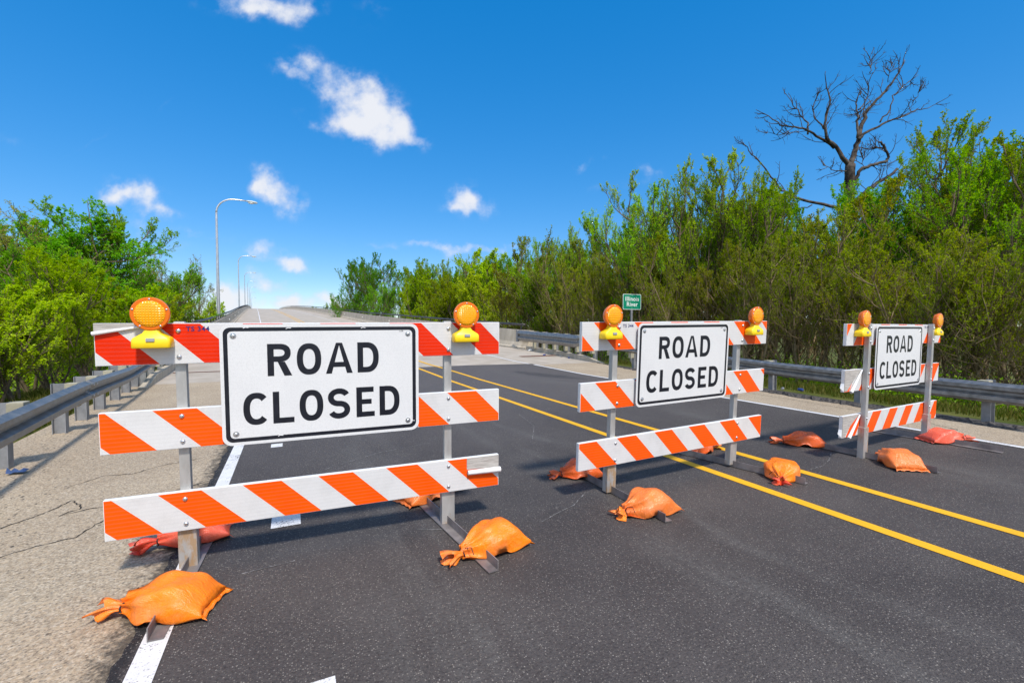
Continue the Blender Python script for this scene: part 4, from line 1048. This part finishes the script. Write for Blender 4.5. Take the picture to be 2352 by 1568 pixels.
# left side
TL = [('round', 85, 28, 420, 'tall round-crowned green tree standing highest on the left', 1.1),
 ('lush', 165, 30, 448, 'dense green tree close on the right of the tall round-crowned one', 1.25),
 ('lush', 45, 31, 455, 'dense green tree close on the left of the tall round-crowned one', 1.2),
 ('budding', 25, 27, 445, 'thin reddish-leaved tree at the left picture edge', 1.0),
 ('lush', 225, 31, 515, 'lower green tree where the left bank begins to step down', 1.1),
 ('yellow', 60, 20, 560, 'broad yellow-green bush tree at the left edge behind the guardrail', 1.25),
 ('yellow', 190, 22, 590, 'broad yellow-green bush tree left of the warning light of the nearest barricade', 1.25),
 ('budding', 315, 38, 552, 'budding brownish tree with an open top, left of the paired street lamp', .9),
 ('lush', 310, 34, 575, 'green tree below the budding tree on the left', 1.2),
 ('budding', 440, 52, 572, 'arching budding tree with a dark forked trunk beside the nearest street lamp', .62),
 ('budding', 372, 46, 570, 'budding tree with a flat arching crown, second from the street lamps', .75),
 ('yellow', 375, 40, 640, 'yellow-green bushy tree under the arching budding trees', 1.1),
 ('yellow', 455, 50, 672, 'small yellow-green tree at the foot of the nearest street lamp', .8)]
for k, px, d, top, lab, wd in TL: tree(k, px, d, top, lab, wide=wd)
for k, px, d, top in [('yellow', -40, 14, 600), ('yellow', 30, 14.5, 640), ('yellow', 110, 16, 650), ('yellow', 200, 18, 660), ('yellow', 280, 22, 640), ('yellow', 330, 27, 650), ('yellow', 400, 38, 690), ('lush', 120, 24, 540), ('lush', 20, 25, 540), ('lush', 340, 34, 610)]:
    tree(k, px, d, top, 'leafy shrub in the green thicket beyond the left guardrail', 'shrub', group='thicket shrubs beyond the left guardrail', name='thicket_shrub', wide=1.2)

# dead tree: limbs traced in space at its own distance
def dead_tree():
    dist = 32.; bx, by = at(1950, dist); e = empty('dead_tree', (bx, by, terrain_z(bx, by) - .1)); z0 = terrain_z(bx, by) - .1
    meta(e, 'big bare dead tree with dark forked trunk rising above the right-hand wood', 'tree')
    b = math.atan2(bx, by); rx, ry = math.cos(b), -math.sin(b);
    def P(px, py, dd=0.):
        u = (px - 790) * .01064; zz = CAM_Z + (747 - (100 + py / 1.3063) / 1.7415) * .0238
        return Vector((math.cos(PSI) * u + math.sin(b) * dd, -math.sin(PSI) * u + math.cos(b) * dd, zz - z0))
    limbs = [([(790, 1700), (786, 1300), (790, 930), (792, 860), (790, 780), (795, 715)], .33, .25, 0),
     ([(795, 715), (815, 640), (835, 580), (850, 500), (870, 430), (890, 385), (930, 340), (975, 290), (1020, 230), (1045, 180), (1065, 140), (1080, 100)], .19, .018, 1.6),
     ([(835, 580), (880, 530), (940, 490), (1000, 450), (1050, 430), (1110, 395), (1150, 365), (1215, 350), (1280, 308)], .10, .012, 2.2),
     ([(830, 575), (825, 490), (832, 430), (820, 370), (828, 300), (850, 270)], .09, .018, 1.6), ([(832, 430), (850, 400), (880, 330), (890, 220), (930, 165)], .05, .010, 1.0), ([(890, 240), (886, 190), (890, 130)], .025, .010, .4),
     ([(785, 715), (750, 680), (715, 625), (670, 585), (655, 530), (680, 440), (680, 380), (660, 320), (658, 262)], .16, .012, -.8),
     ([(715, 625), (640, 590), (570, 550), (510, 545), (440, 540), (380, 510), (320, 482)], .10, .012, -1.5), ([(570, 550), (565, 490), (540, 455), (490, 400), (470, 350), (432, 310)], .06, .012, .8),
     ([(655, 530), (610, 470), (590, 400), (600, 330), (615, 290)], .055, .010, 1.2), ([(520, 545), (470, 570), (400, 580), (345, 565)], .03, .008, -1.),
     ([(805, 860), (825, 790), (860, 745), (920, 725), (985, 712), (995, 690), (965, 635), (940, 622)], .13, .05, -.8), ([(965, 635), (950, 628), (922, 625)], .06, .02, 0),
     ([(800, 930), (850, 880), (900, 830), (960, 780), (1010, 750), (1050, 705)], .17, .07, 1.2), ([(790, 960), (700, 940), (600, 925), (500, 900), (450, 870), (400, 810), (340, 740), (290, 690), (255, 640)], .12, .015, -1.8),
     ([(470, 890), (400, 885), (350, 870)], .07, .03, -.5), ([(785, 750), (750, 758), (700, 762), (655, 745)], .05, .012, -1.), ([(940, 490), (1000, 420), (1010, 340), (1060, 290), (1090, 250), (1145, 210)], .05, .010, .9),
     ([(1110, 395), (1140, 350), (1150, 300)], .02, .008, .4), ([(975, 290), (985, 240), (1000, 200)], .025, .008, -.5), ([(890, 385), (850, 420), (835, 470)], .03, .02, .3), ([(860, 745), (862, 680), (850, 630)], .025, .008, .5), ([(600, 925), (520, 955), (430, 985)], .04, .01, .5)]
    mb = MB(); tw = []
    rs = random.Random(4)
    for pts, r0, r1, dd in limbs:
        n = len(pts); v = [P(px, py, dd * (i / (n - 1)) ** .8 * (1 if n > 3 else .5)) for i, (px, py) in enumerate(pts)]
        # smooth and roughen
        fine = []
        for i in range(n - 1):
            for q in range(3): fine.append(v[i].lerp(v[i + 1], q / 3) + Vector((rs.gauss(0, .03), rs.gauss(0, .03), rs.gauss(0, .03))))
        fine.append(v[-1]); m = len(fine)
        mb.tube(fine, [.84 * r0 + (r1 - .84 * r0) * (i / (m - 1)) ** .8 for i in range(m)], 7)
        if r0 < .2: tw.append((fine, r0))
    trunk = mb.build('trunk', M['bark_dead'], e, smooth=True)
    lim = []
    for fine, r0 in tw:
        Pn = np.array([list(p) for p in fine]); m = len(Pn); q = np.linspace(0, m - 1, 10); i = np.minimum(q.astype(int), m - 2); f = (q - i)[:, None]
        lim.append(Pn[i] * (1 - f) + Pn[i + 1] * f)
    lim = np.stack(lim); p, d, L, _, _ = spawn(lim, 9, .25, 1., .75, np.array([1.0 + 4.5 * r for _, r in tw])); a = grow(p, d, L, 7, .17, .10)
    p, d, L2, _, _ = spawn(a, 3, .2, .95, .75, L * .5); c = grow(p, d, L2, 4, .24, .08)
    v1, f1 = tubes(a, np.full(len(a), .022), np.full(len(a), .008), 4); v2, f2 = tubes(c, np.full(len(c), .012), np.full(len(c), .006), 3)
    np_mesh('twigs', np.concatenate([v1, v2]), np.concatenate([f1, f2 + len(v1)]), M['bark_dead'], e, smooth=True)
dead_tree()

# undergrowth and grass: uncountable, one object each
def scatter_leaves(name, n, fx, size, mat, kind='stuff', up_=.5):
    P = fx(n); D = nrm(rg.normal(0, 1, (len(P), 3)) + np.array([0, 0, up_])); v, f = leaves(P, D, size); o = np_mesh(name, v, f, M[mat]); o['kind'] = kind; return o
def clumps(n, nc, xy, rad, h):
    c = np.array([xy() for _ in range(nc)]); idx = rg.integers(0, nc, n); r = rg.normal(0, 1, (n, 3)); r = nrm(r) * rg.uniform(0, 1, (n, 1)) ** .45
    sc = rg.uniform(.6, 1.2, nc)[idx][:, None]; p = c[idx] + r * np.array([rad, rad, h * .5]) * sc; p[:, 2] += h * .42 * sc[:, 0]; return p
def right_xy():
    y = rg.uniform(1, 1) if False else 3 + 55 * rg.uniform(0, 1) ** 1.6; x = 14.2 + .05 * y + rg.uniform(0, 4); return (x, y, terrain_z(x, y))
def left_xy():
    y = 6 + 42 * rg.uniform(0, 1) ** 1.3; x = -5.4 - .10 * y - rg.uniform(0, 3.5); return (x, y, terrain_z(x, y))
scatter_leaves('undergrowth', 36000, lambda n: clumps(n, 170, right_xy, .9, 1.3), .085, 'leaf_green')
scatter_leaves('undergrowth', 36000, lambda n: clumps(n, 120, left_xy, 1.0, 1.5), .095, 'leaf_yellow')
# tangled bare twigs low in the right-hand wood
n = 2600; yb = 2 + 45 * rg.uniform(0, 1, n) ** 1.5; xb = 14.6 + .05 * yb + rg.uniform(0, 5, n); P0 = np.stack([xb, yb, np.array([terrain_z(a, b) for a, b in zip(xb, yb)]) + rg.uniform(0, 2.2, n)], 1)
D0 = rg.normal(0, 1, (n, 3)); D0[:, 2] = np.abs(D0[:, 2]) * 1.2; tw = grow(P0, nrm(D0), rg.uniform(.8, 2.4, n), 6, .16, .05)
v, f = tubes(tw, np.full(n, .012), np.full(n, .004), 3); meta(np_mesh('undergrowth_twigs', v, f, M['bark_pale'], smooth=True), kind='stuff')
def blades(name, n, fx):
    P = fx(n); n = len(P); a = rg.uniform(0, 6.28, n); h = rg.uniform(.07, .25, n) * rg.uniform(.6, 1.2, n); lean = rg.normal(0, .32, (n, 2)); wv = np.stack([np.cos(a), np.sin(a), np.zeros(n)], 1) * .007
    tip = P + np.stack([lean[:, 0] * h, lean[:, 1] * h, h], 1); mid = P + np.stack([lean[:, 0] * h * .3, lean[:, 1] * h * .3, h * .55], 1)
    V = np.stack([P - wv, P + wv, mid + wv * .8, tip, mid - wv * .8], 1).reshape(-1, 3); F = (np.arange(n)[:, None] * 5 + np.array([0, 1, 2, 3, 4])[None])
    o = np_mesh(name, V, F, M['grass']); o['kind'] = 'stuff'
def gR(n):
    y = 1.5 + 15 * rg.uniform(0, 1, n); x = np.array([RP(q) for q in y]) + 1.3 + 3.2 * rg.uniform(0, 1, n) ** 1.1; return np.stack([x, y, np.array([terrain_z(a, b) for a, b in zip(x, y)])], 1)
def gL(n):
    y = 4 + 12 * rg.uniform(0, 1, n); x = np.array([LP(q) for q in y]) - .75 - 2.4 * rg.uniform(0, 1, n) ** 1.1; return np.stack([x, y, np.array([terrain_z(a, b) for a, b in zip(x, y)])], 1)
blades('grass', 13000, gR); blades('grass', 26000, gL)
